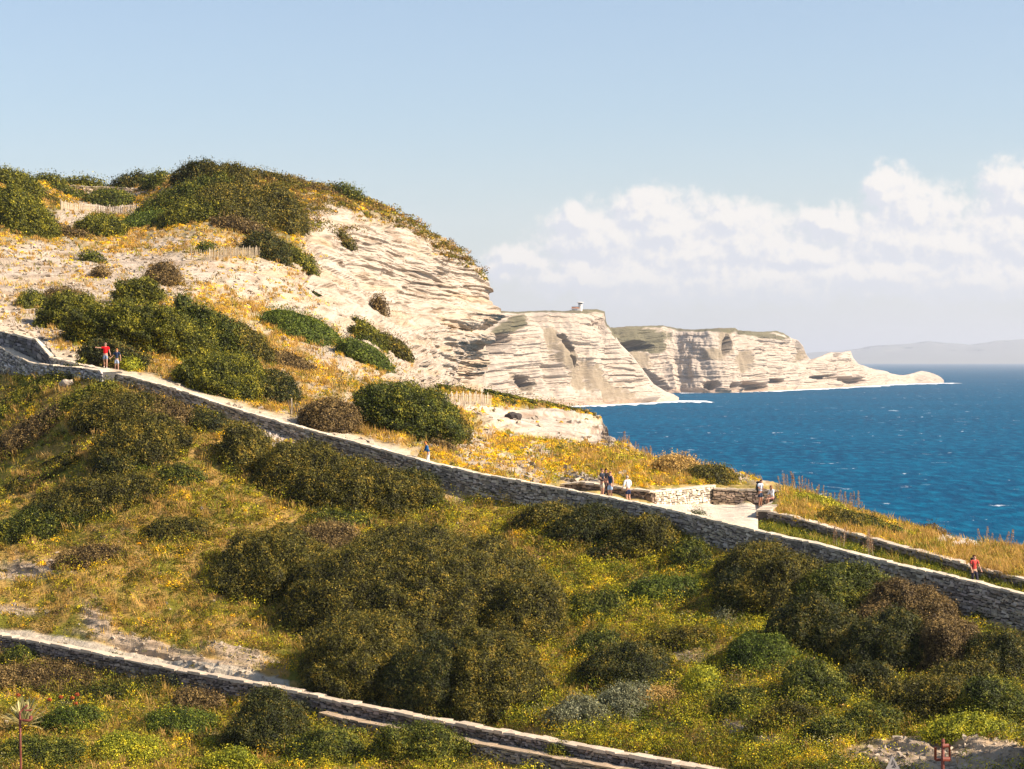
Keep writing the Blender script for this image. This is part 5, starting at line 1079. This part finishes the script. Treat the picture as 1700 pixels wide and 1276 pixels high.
# triangular sign
M_SIGN = mat_plain('grey_sign_metal', (0.30, 0.27, 0.25), 0.5, 0.4, bscale=5, var=0.1); M_SIGND = mat_plain('dark_sign_ink', (0.05, 0.045, 0.05), 0.6, 0.2)
g_ = unproj(1482, 1279, 88); sg_ = empty('triangle_sign', tuple(g_)); tag(sg_, 'grey triangular sign with a dark symbol leaning on the bare rock', 'sign')
def tri_prism(name, L, y0, y1, mat, parent):
    V = []; Fc = []
    for poly in L:
        b = len(V); n = len(poly)
        for y_ in (y0, y1): V += [(p[0], y_, p[1]) for p in poly]
        for k in range(n): Fc.append((b + k, b + (k + 1) % n, b + n + (k + 1) % n, b + n + k))
        if n == 4: Fc += [(b, b + 1, b + 2, b + 3), (b + 4, b + 7, b + 6, b + 5)]
        else: Fc += [(b, b + 1, b + 2, b + 2), (b + 3, b + 5, b + 4, b + 4)]
    me = bpy.data.meshes.new(name); me.from_pydata(V, [], [tuple(dict.fromkeys(f_)) for f_ in Fc]); me.update(); me.materials.append(mat); o = bpy.data.objects.new(name, me); return link(o, parent)
k_ = 88 / F
A_, B_, C_ = (-13.5 * k_, 0), (13.5 * k_, 0), (0.5 * k_, 25 * k_)
tri_prism('plate', [(A_, B_, C_)], -0.012, 0.012, M_SIGN, sg_)
tri_prism('symbol', [((-3 * k_, 9 * k_), (0.5 * k_, 10 * k_), (1.0 * k_, 19 * k_)), ((2 * k_, 8 * k_), (6.5 * k_, 5 * k_), (2 * k_, 16 * k_)), ((-2 * k_, 5 * k_), (5 * k_, 4 * k_), (1 * k_, 8 * k_))], -0.017, -0.0125, M_SIGND, sg_)
sweep('stake', [([(0, 0.03, 8 * k_), (0, 0.03, -0.5)], 0.02)], M_SIGN, sg_, 8); sg_.rotation_euler = (math.radians(-8), 0, math.radians(6))
# ---------------------------------------------------------------- agave and other single plants
def agave():
    c = S1.sample(np.array([40.0]), np.array([1213.0]))[0]; root = empty('agave', tuple(c)); tag(root, 'variegated cream and green agave with long arching leaves at the bottom left', 'agave')
    V = []; Fc = []; C = []; r = random.Random(5)
    for i in range(80):
        az = r.uniform(0, 2 * math.pi); el = math.radians(r.uniform(20, 86)); Ln = r.uniform(1.0, 1.6); droop = r.uniform(0.15, 0.75) * math.cos(el); w = r.uniform(0.085, 0.12); b = len(V)
        d = Vector((math.cos(az), math.sin(az), 0)); sd_ = Vector((-math.sin(az), math.cos(az), 0)); n = 9
        for k in range(n + 1):
            t = k / n; p = d * (Ln * math.cos(el) * t) + Vector((0, 0, 0.15 + Ln * math.sin(el) * t - droop * t * t * 0.8)); ww = w * (0.7 + 1.1 * t) * (1 - t) ** 0.55 + 0.004
            up = Vector((0, 0, 0.35 * ww))
            V += [p - sd_ * ww + up, p - sd_ * ww * .5, p + sd_ * ww * .5, p + sd_ * ww + up]
            cr, gr = (0.72, 0.60, 0.27), (0.13, 0.16, 0.04)
            C += [cr, gr, cr, cr]
        for k in range(n):
            for j in range(3): Fc.append((b + 4 * k + j, b + 4 * k + j + 1, b + 4 * k + 5 + j, b + 4 * k + 4 + j))
    mesh_np('leaves', [tuple(v) for v in V], Fc, M_GRASS, root, np.array(C), True)
    boxes('stem', [((0, 0, 0.1), (0.12, 0.12, 0.2))], M_BARK, root)
agave()
M_RED = mat_plain('orange_red_petals', (0.75, 0.10, 0.025), 0.6, 0.2, bscale=9, var=0.25)
M_GSTEM = mat_plain('green_stem', (0.12, 0.13, 0.04), 0.7, 0.2, bscale=9, var=0.2)
def red_flower(px, py, label):
    c = S1.sample(np.array([float(px)]), np.array([float(py) + 22]))[0]; root = empty('red_flower_plant', tuple(c)); tag(root, label, 'flowers', 'red flowers beside the agave')
    hh = 22 * S1.D(px, py) / F + 0.1; P = []; n = 26
    for i in range(3): 
        x_ = RNG.normal() * .08; sweep('stem', [([(x_ * .3, 0, 0), (x_, 0, hh)], 0.014)], M_GSTEM, root, 5)
    v = RNG.normal(size=(110, 3)); v /= np.linalg.norm(v, axis=1)[:, None]; q = v * np.array((0.10, 0.10, 0.07)) + np.array((0, 0, hh)); Lv = Leaves()
    Lv.add(q, v, 0.09, np.array((0.50, 0.12, 0.035)) * (0.7 + 0.6 * RNG.random((110, 1))), 0.6, 0.5); Lv.build('flower_head', M_GRASS, root)
for i, (x_, y_, l_) in enumerate([(101, 1160, 'brightest orange red flower head right of the agave'), (120, 1163, 'orange red flower head left of the pair above the fennel'), (128, 1158, 'topmost orange red flower head of the right cluster'), (125, 1171, 'lowest orange red flower head of the right cluster'), (82, 1163, 'small orange red flower head nearest the agave'), (113, 1184, 'faded orange flower head in the green fennel'), (30, 1156, 'orange red flower head behind the agave leaves')]): red_flower(x_, y_, l_)
# tall dry flower stalks
def stalk_mesh(seed, hgt):
    r = np.random.default_rng(seed); Lv = Leaves(); n = 70; z = hgt * (0.35 + 0.65 * r.random(n)); w = 0.10 * (1.15 - (z - .35 * hgt) / (.65 * hgt)); az = r.random(n) * 6.283
    q = np.stack([np.cos(az) * w, np.sin(az) * w, z], 1); v = q * np.array((1, 1, .1)) + 1e-3
    Lv.add(q, v, 0.075, np.array((0.36, 0.21, 0.11)) * (0.7 + .6 * r.random((n, 1))), 0.5, 0.8); return Lv
def stalks(S, spots, label, group, hgt=1.0, name='dry_stalk'):
    src = None
    for i, (x_, y_) in enumerate(spots):
        c = S.sample(np.array([float(x_)]), np.array([float(y_)]))[0]; sc_ = 0.65 + 0.7 * RNG.random()
        if i < 3:
            root = empty(name, tuple(c)); tag(root, label, 'plant', group); f_ = stalk_mesh(i, hgt).build('seed_head', M_GRASS, root); s_ = sweep('stem', [([(0, 0, -.1), (0.02, 0, hgt * .5), (0.05, 0, hgt)], [0.018, 0.014, 0.008])], M_PICKD, root, 5)
            src = (src or []) + [(root, f_, s_)]
        else:
            a = src[i % 3]; root = a[0].copy(); root.location = tuple(c); SC.collection.objects.link(root)
            for ch in a[1:]: k_2 = ch.copy(); SC.collection.objects.link(k_2); k_2.parent = root
        root.scale = (sc_, sc_, sc_); root.rotation_euler = (RNG.normal() * .08, -0.08 + RNG.normal() * .1, RNG.random() * 6)
rs = random.Random(3)
stalks(S5, [(1292 + i * 4.2 + rs.uniform(-2, 2), float(T3(1292 + i * 4.2)) + rs.uniform(0.5, 7)) for i in range(34)], 'dry reddish flower stalk on the sea edge of the mound, right of the seated woman', 'dry stalks along the sea edge of the mound', 1.05)
stalks(S3, [(1036 + i * 6 + rs.uniform(-2, 2), float(T3(1036 + i * 6)) + rs.uniform(1, 5)) for i in range(10)], 'pale dry stalk on the bank edge against the sea, above the walker in white', 'dry stalks on the bank edge', 0.8)
stalks(S5, [(1630 + i * 8 + rs.uniform(-3, 3), float(T3(1630 + i * 8)) + rs.uniform(1, 12)) for i in range(8)], 'tall dry stalk on the mound near the right edge', 'dry stalks near the right edge', 1.0)
stalks(S4, [(1385 + i * 5, float(S4.B(1385 + i * 5)) - 12) for i in range(4)] + [(1434 + i * 4, float(S4.B(1434 + i * 4)) - 12) for i in range(5)], 'straw coloured dry stalk growing in the path against the inner wall', 'dry stalks in the walled path', 1.2)
# ---------------------------------------------------------------- people
import bmesh
def skin_mesh(name, J, E, R, mat, parent, root_i=0, sub=1):
    me = bpy.data.meshes.new(name); bm = bmesh.new(); sk = bm.verts.layers.skin.verify(); vs = [bm.verts.new(j) for j in J]
    for a, b in E: bm.edges.new((vs[a], vs[b]))
    for v, r in zip(vs, R): v[sk].radius = (r, r) if not hasattr(r, '__len__') else r; v[sk].use_root = False
    vs[root_i][sk].use_root = True
    bm.to_mesh(me); bm.free(); o = bpy.data.objects.new(name, me); SC.collection.objects.link(o)
    m = o.modifiers.new('s', 'SKIN'); m.use_smooth_shade = True; s = o.modifiers.new('u', 'SUBSURF'); s.levels = sub; s.render_levels = sub
    dg = bpy.context.evaluated_depsgraph_get(); ev = o.evaluated_get(dg); nm = bpy.data.meshes.new_from_object(ev, depsgraph=dg); o.modifiers.clear(); o.data = nm; bpy.data.meshes.remove(me)
    nm.name = name; nm.materials.clear(); nm.materials.append(mat); nm.shade_smooth()
    o.parent = parent; return o
_mc = {}
def cloth(c, rough=0.85):
    k = tuple(c)
    if k not in _mc: _mc[k] = mat_plain('cloth_' + str(len(_mc)), c, rough, 0.1, bscale=12, var=0.12, bump=0.4)
    return _mc[k]
SKIN = mat_plain('skin', (0.50, 0.27, 0.17), 0.55, 0.3, bscale=10, var=0.08); SKIN2 = mat_plain('tanned_skin', (0.40, 0.19, 0.11), 0.55, 0.3, bscale=10, var=0.08)
M_EYE = mat_plain('eye', (0.03, 0.02, 0.02), 0.3, 0.5); M_SHOE = mat_plain('shoe', (0.5, 0.48, 0.46), 0.7, 0.2, var=0.1)
def ellipsoid(name, c, r, mat, parent, cut=None, seg=16, rot=0.0):
    V = []; Fc = []; nv = 10
    for i in range(nv + 1):
        ph = math.pi * i / nv
        for k in range(seg):
            a = 2 * math.pi * k / seg; x, y, z = r[0] * math.sin(ph) * math.cos(a), r[1] * math.sin(ph) * math.sin(a), r[2] * math.cos(ph)
            if cut: x, y, z = cut(x, y, z)
            y, z = y * math.cos(rot) - z * math.sin(rot), y * math.sin(rot) + z * math.cos(rot)
            V.append((c[0] + x, c[1] + y, c[2] + z))
    for i in range(nv):
        for k in range(seg): Fc.append((i * seg + k, i * seg + (k + 1) % seg, (i + 1) * seg + (k + 1) % seg, (i + 1) * seg + k))
    return mesh_np(name, V, Fc, mat, parent, None, True)
def person(loc, yaw, H, label, top, bottom, hair, pose, bot_len='shorts', sleeves='short', skin=SKIN, hair_len=0.0, lean=0.0, sit=False, group=None, shoe=None, nod=0.0, fem=False):
    """figure facing local -Y; pose: la/ra (elbow, hand), ll/rl (knee, ankle) offsets in fractions of the height; l is local +X"""
    root = empty('person', tuple(loc), yaw); tag(root, label, 'person', group); root.scale = (H, H, H)
    sx = 0.10 if fem else 0.118
    def tl(p, k=1.0):                                     # lean the trunk forward about the pelvis
        x, y, z = p; dz = z - 0.53; return (x, y * 1.0 - math.sin(lean) * dz * k, 0.53 + dz * math.cos(lean))
    pel = (0, 0, 0.53); wa = tl((0, 0, 0.61)); ch = tl((0, 0.0, 0.72)); nb = tl((0, 0.005, 0.815)); nk = tl((0, 0.0, 0.855)); hd = tl((0, -0.012, 0.895)); ht = tl((0, -0.008, 0.945))
    hd = (hd[0], hd[1] - nod * .03, hd[2] - nod * .012); ht = (ht[0], ht[1] - nod * .055, ht[2] - nod * .02)
    J = [pel, wa, ch, nb, nk, hd, ht]; R = [(0.072, 0.055), (0.066, 0.048), (0.080, 0.055), (0.045, 0.040), (0.030, 0.030), (0.042, 0.048), (0.040, 0.046)]
    if fem: R[1] = (0.055, 0.042); R[2] = (0.070, 0.052)
    E = [(0, 1), (1, 2), (2, 3), (3, 4), (4, 5), (5, 6)]
    nose = (hd[0], hd[1] - 0.052, hd[2] + 0.012); J.append(nose); R.append((0.008, 0.008)); E.append((5, 7))
    idx = {}
    for sgn, key in ((1, 'la'), (-1, 'ra')):
        sh = tl((sgn * sx, 0, 0.80)); e, h = pose[key]; e = tl(e); h = tl(h); b = len(J)
        J += [sh, e, h]; R += [(0.033, 0.033), (0.023, 0.023), (0.015, 0.017)]; E += [(3, b), (b, b + 1), (b + 1, b + 2)]
        d = Vector(h) - Vector(e); d.normalize(); sd_ = d.cross(Vector((0, 1, 0.2))).normalized(); nn = d.cross(sd_)
        pal = Vector(h) + d * 0.028; J.append(tuple(pal)); R.append((0.016, 0.010)); E.append((b + 2, b + 3))
        for f_, (off, ln) in enumerate(((-0.014, 0.036), (-0.005, 0.042), (0.005, 0.039), (0.013, 0.031))):
            p1 = pal + sd_ * off * 1.1 + d * 0.016; p2 = p1 + d * ln * .55 + nn * 0.006; p3 = p2 + d * ln * .42 + nn * 0.012; b2 = len(J)
            J += [tuple(p1), tuple(p2), tuple(p3)]; R += [(0.0055,) * 2, (0.005,) * 2, (0.004,) * 2]; E += [(b + 3, b2), (b2, b2 + 1), (b2 + 1, b2 + 2)]
        t1 = pal + sd_ * -0.018 - d * 0.008; t2 = t1 + d * 0.022 - sd_ * 0.014; b2 = len(J); J += [tuple(t1), tuple(t2)]; R += [(0.006,) * 2, (0.005,) * 2]; E += [(b + 3, b2), (b2, b2 + 1)]
        idx[key] = (b, sh, e, h)
    for sgn, key in ((1, 'll'), (-1, 'rl')):
        hp = (sgn * 0.052, 0, 0.505); kn, an = pose[key]; b = len(J); toe = (an[0] + sgn * 0.008, an[1] - 0.09, an[2] - 0.022)
        J += [hp, kn, ((kn[0] + an[0]) / 2, (kn[1] + an[1]) / 2 + 0.01, kn[2] * .62 + an[2] * .38), an, toe]; R += [(0.052, 0.055), (0.033, 0.034), (0.032, 0.034), (0.020, 0.022), (0.018, 0.012)]
        E += [(0, b), (b, b + 1), (b + 1, b + 2), (b + 2, b + 3), (b + 3, b + 4)]; idx[key] = (b, hp, kn, an, toe)
    skin_mesh('body', J, E, R, skin, root)
    ex = 1.22
    # top garment
    Jt = [pel, wa, ch, nb]; Rt = [(0.082, 0.066), (R[1][0] * ex, R[1][1] * 1.25), (R[2][0] * ex, R[2][1] * 1.25), (0.055, 0.05)]; Et = [(0, 1), (1, 2), (2, 3)]
    Jt[0] = (0, 0, 0.545)
    for key in ('la', 'ra'):
        _, sh, e, h = idx[key]; b = len(Jt); Jt.append(sh)
        if sleeves == 'none': Rt.append((0.036, 0.036)); Et.append((3, b)); continue
        Rt.append((0.045, 0.045)); Et.append((3, b))
        if sleeves == 'short': m = tuple(sh[i] * .35 + e[i] * .65 for i in range(3)); Jt.append(m); Rt.append((0.036, 0.036)); Et.append((b, b + 1))
        else: Jt += [e, tuple(e[i] * .12 + h[i] * .88 for i in range(3))]; Rt += [(0.034, 0.034), (0.026, 0.026)]; Et += [(b, b + 1), (b + 1, b + 2)]
    skin_mesh('shirt', Jt, Et, Rt, cloth(top), root)
    Jb = [(0, 0, 0.555), (0, 0, 0.515)]; Rb = [(0.074, 0.058), (0.078, 0.064)]; Eb = [(0, 1)]
    for key in ('ll', 'rl'):
        _, hp, kn, an, toe = idx[key]; b = len(Jb); Jb.append(hp); Rb.append((0.060, 0.062)); Eb.append((1, b))
        if bot_len == 'shorts': Jb.append(tuple(hp[i] * .2 + kn[i] * .8 for i in range(3))); Rb.append((0.050, 0.052)); Eb.append((b, b + 1))
        else: Jb += [kn, tuple(kn[i] * .1 + an[i] * .9 for i in range(3))]; Rb += [(0.042, 0.044), (0.034, 0.036)]; Eb += [(b, b + 1), (b + 1, b + 2)]
    skin_mesh('shorts' if bot_len == 'shorts' else 'trousers', Jb, Eb, Rb, cloth(bottom), root)
    for key in ('ll', 'rl'):
        an, toe = idx[key][3], idx[key][4]; ellipsoid('shoe', (toe[0], (an[1] + toe[1]) / 2 - 0.008, an[2] - 0.020), (0.026, 0.072, 0.027), shoe or M_SHOE, root)
    # head: hair cap, eyes, ears
    hm = cloth(hair); hc = ((hd[0] + ht[0]) / 2, (hd[1] + ht[1]) / 2, (hd[2] + ht[2]) / 2)
    ellipsoid('hair', (hc[0], hc[1] + 0.012, hc[2] + 0.016), (0.052, 0.056, 0.052), hm, root, cut=lambda x, y, z: (x, max(y, -0.036 if z > 0.012 else -0.004), max(z, -0.026)))
    if hair_len: ellipsoid('long_hair', (hc[0], hc[1] + 0.030, hc[2] - hair_len * 0.35), (0.050, 0.030, 0.05 + hair_len * .55), hm, root)
    for sgn in (1, -1):
        ellipsoid('eye', (hd[0] + sgn * 0.016, hd[1] - 0.044, hd[2] + 0.026), (0.006, 0.004, 0.004), M_EYE, root, seg=8)
        ellipsoid('ear', (hd[0] + sgn * 0.050, hd[1] + 0.004, hd[2] + 0.018), (0.006, 0.011, 0.018), skin, root, seg=8)
    ellipsoid('mouth', (hd[0], hd[1] - 0.048, hd[2] - 0.010), (0.013, 0.004, 0.003), cloth((0.30, 0.08, 0.06)), root, seg=8)
    return root
def at_d(S, px, d):
    ys_ = np.linspace(float(S.B(px)), float(S.B(px)) - 60, 240); P = S.sample(np.full(240, float(px)), ys_); k = int(np.argmin(np.abs(P[:, 1] - d))); return P[k]
STAND = {'la': ((0.135, 0.0, 0.66), (0.14, -0.04, 0.54)), 'ra': ((-0.135, 0.0, 0.66), (-0.14, -0.04, 0.54)), 'll': ((0.055, -0.02, 0.285), (0.06, 0.0, 0.045)), 'rl': ((-0.055, -0.02, 0.285), (-0.06, 0.0, 0.045))}
WALK = dict(STAND, ll=((0.055, -0.07, 0.29), (0.055, -0.10, 0.048)), rl=((-0.05, 0.0, 0.285), (-0.05, 0.11, 0.07)))
def P_(**k): d = dict(STAND); d.update(k); return d
gp = lambda x, y: S2.sample(np.array([float(x)]), np.array([float(y)]))[0]
person(gp(175, 611), 0.1, 1.76, 'man in a bright red shirt and blue shorts on the path, one arm pointing left', (0.75, 0.015, 0.02), (0.22, 0.27, 0.36), (0.42, 0.27, 0.19),
       dict(WALK, ra=((-0.20, -0.02, 0.785), (-0.31, -0.05, 0.80)), la=((0.145, 0.0, 0.67), (0.185, -0.03, 0.56))))
person(gp(194, 617), -0.1, 1.60, 'woman with ginger hair, navy top and pale blue shorts beside the man in red', (0.03, 0.045, 0.09), (0.42, 0.50, 0.62), (0.55, 0.22, 0.06),
       P_(ra=((-0.16, -0.02, 0.67), (-0.24, -0.06, 0.60)), la=((0.15, 0.0, 0.665), (0.16, -0.02, 0.54))), fem=True, hair_len=0.05)
person(at_d(S3, 711.5, 139.9), math.radians(-78), 1.62, 'red haired walker in a blue jacket heading left along the path', (0.015, 0.09, 0.24), (0.70, 0.66, 0.62), (0.50, 0.15, 0.03),
       dict(WALK, la=((0.13, -0.06, 0.68), (0.09, -0.13, 0.62)), ra=((-0.13, -0.06, 0.68), (-0.09, -0.13, 0.62))), bot_len='long', sleeves='long', lean=0.28, hair_len=0.05, nod=0.6)
person(at_d(S3, 999.5, 134.6), math.radians(62), 1.82, 'man in a dark T shirt and beige shorts, leftmost of the three by the parapet', (0.035, 0.04, 0.055), (0.62, 0.50, 0.36), (0.14, 0.07, 0.04),
       P_(la=((0.13, -0.01, 0.66), (0.10, -0.13, 0.62)), ra=((-0.135, -0.01, 0.66), (-0.10, -0.14, 0.62))), skin=SKIN)
person(at_d(S3, 1006.0, 135.8), math.radians(10), 1.74, 'dark haired person all in black, half hidden between two walkers', (0.02, 0.02, 0.02), (0.02, 0.02, 0.025), (0.03, 0.02, 0.015), STAND, bot_len='long', skin=SKIN2)
person(at_d(S3, 1013.0, 134.4), math.radians(-38), 1.72, 'woman in a navy tank top and pale denim shorts by the parapet', (0.02, 0.05, 0.11), (0.34, 0.46, 0.60), (0.30, 0.14, 0.07),
       P_(ra=((-0.13, -0.02, 0.66), (-0.10, -0.08, 0.55)), la=((0.13, 0.0, 0.66), (0.14, -0.03, 0.53))), sleeves='none', fem=True, skin=SKIN)
person(at_d(S3, 1043.0, 134.2), math.radians(215), 1.72, 'grey haired walker in a loose white shirt and navy shorts, seen from behind', (0.74, 0.72, 0.70), (0.025, 0.035, 0.08), (0.42, 0.36, 0.30),
       P_(la=((0.155, -0.01, 0.67), (0.17, -0.07, 0.58)), ra=((-0.155, -0.03, 0.67), (-0.14, -0.10, 0.58))), sleeves='long', lean=0.16)
p8 = at_d(S3, 1251.0, 141.8); p8[0] = unproj(1262, 840, p8[1])[0]
person(p8, math.radians(50), 1.78, 'man with a black backpack, pale blue T shirt and dark shorts on the lookout terrace', (0.48, 0.54, 0.64), (0.035, 0.05, 0.08), (0.05, 0.03, 0.02),
       P_(la=((0.13, -0.03, 0.67), (0.09, -0.14, 0.64)), ra=((-0.13, -0.03, 0.67), (-0.08, -0.15, 0.64))), nod=0.9, skin=SKIN2)
p9 = unproj(1283, 828.5, 140.0); Hs = 1.68
seat = dict(la=((0.13, -0.05, 0.68), (0.09, -0.16, 0.63)), ra=((-0.13, -0.05, 0.68), (-0.09, -0.16, 0.63)), ll=((0.07, -0.24, 0.50), (0.07, -0.26, 0.27)), rl=((-0.07, -0.24, 0.50), (-0.06, -0.22, 0.27)))
person((p9[0], p9[1], p9[2] - 0.47 * Hs), math.radians(-62), Hs, 'woman with long auburn hair in a white blouse sitting on the low parapet', (0.78, 0.76, 0.74), (0.30, 0.14, 0.12), (0.26, 0.10, 0.045), seat, sleeves='long', fem=True, hair_len=0.16, lean=0.18, nod=0.5, bot_len='shorts')
p10 = at_d(S4, 1617.5, 114.4)
person(p10, math.radians(18), 1.72, 'hiker in a red T shirt with a dark backpack walking between the two walls', (0.62, 0.075, 0.06), (0.04, 0.035, 0.05), (0.10, 0.04, 0.02),
       dict(WALK, la=((0.15, -0.02, 0.66), (0.18, -0.07, 0.55)), ra=((-0.14, -0.02, 0.66), (-0.13, -0.10, 0.54))), bot_len='long', fem=True, skin=SKIN)
# backpacks
M_PACK = mat_plain('black_nylon', (0.02, 0.022, 0.025), 0.7, 0.3, bscale=20, var=0.3, bump=0.4)
def backpack(loc, yaw, H, label, sc=1.0):
    root = empty('backpack', tuple(loc), yaw); tag(root, label, 'backpack'); z = 0.70 * H
    ellipsoid('pack', (0, 0.15, z), (0.16 * sc, 0.11 * sc, 0.30 * sc), M_PACK, root, cut=lambda x, y, z_: (math.copysign(min(abs(x), 0.135 * sc), x), y, math.copysign(min(abs(z_), 0.27 * sc), z_)))
    ellipsoid('lid', (0, 0.15, z + 0.27 * sc), (0.14 * sc, 0.12 * sc, 0.07 * sc), M_PACK, root)
    ellipsoid('pocket', (0, 0.245, z - 0.06), (0.11 * sc, 0.05 * sc, 0.15 * sc), M_PACK, root)
    for s in (1, -1): sweep('strap', [([(s * 0.12, 0.08, z + 0.22), (s * 0.13, -0.02, z + 0.24), (s * 0.13, -0.13, z + 0.08), (s * 0.14, -0.06, z - 0.10), (s * 0.13, 0.06, z - 0.18)], 0.017)], M_PACK, root, 6)
backpack(p8, math.radians(50), 1.78, 'tall black backpack worn by the man on the lookout terrace', 1.1)
backpack(p10, math.radians(18), 1.72, 'dark backpack worn by the hiker in the red T shirt', 1.0)
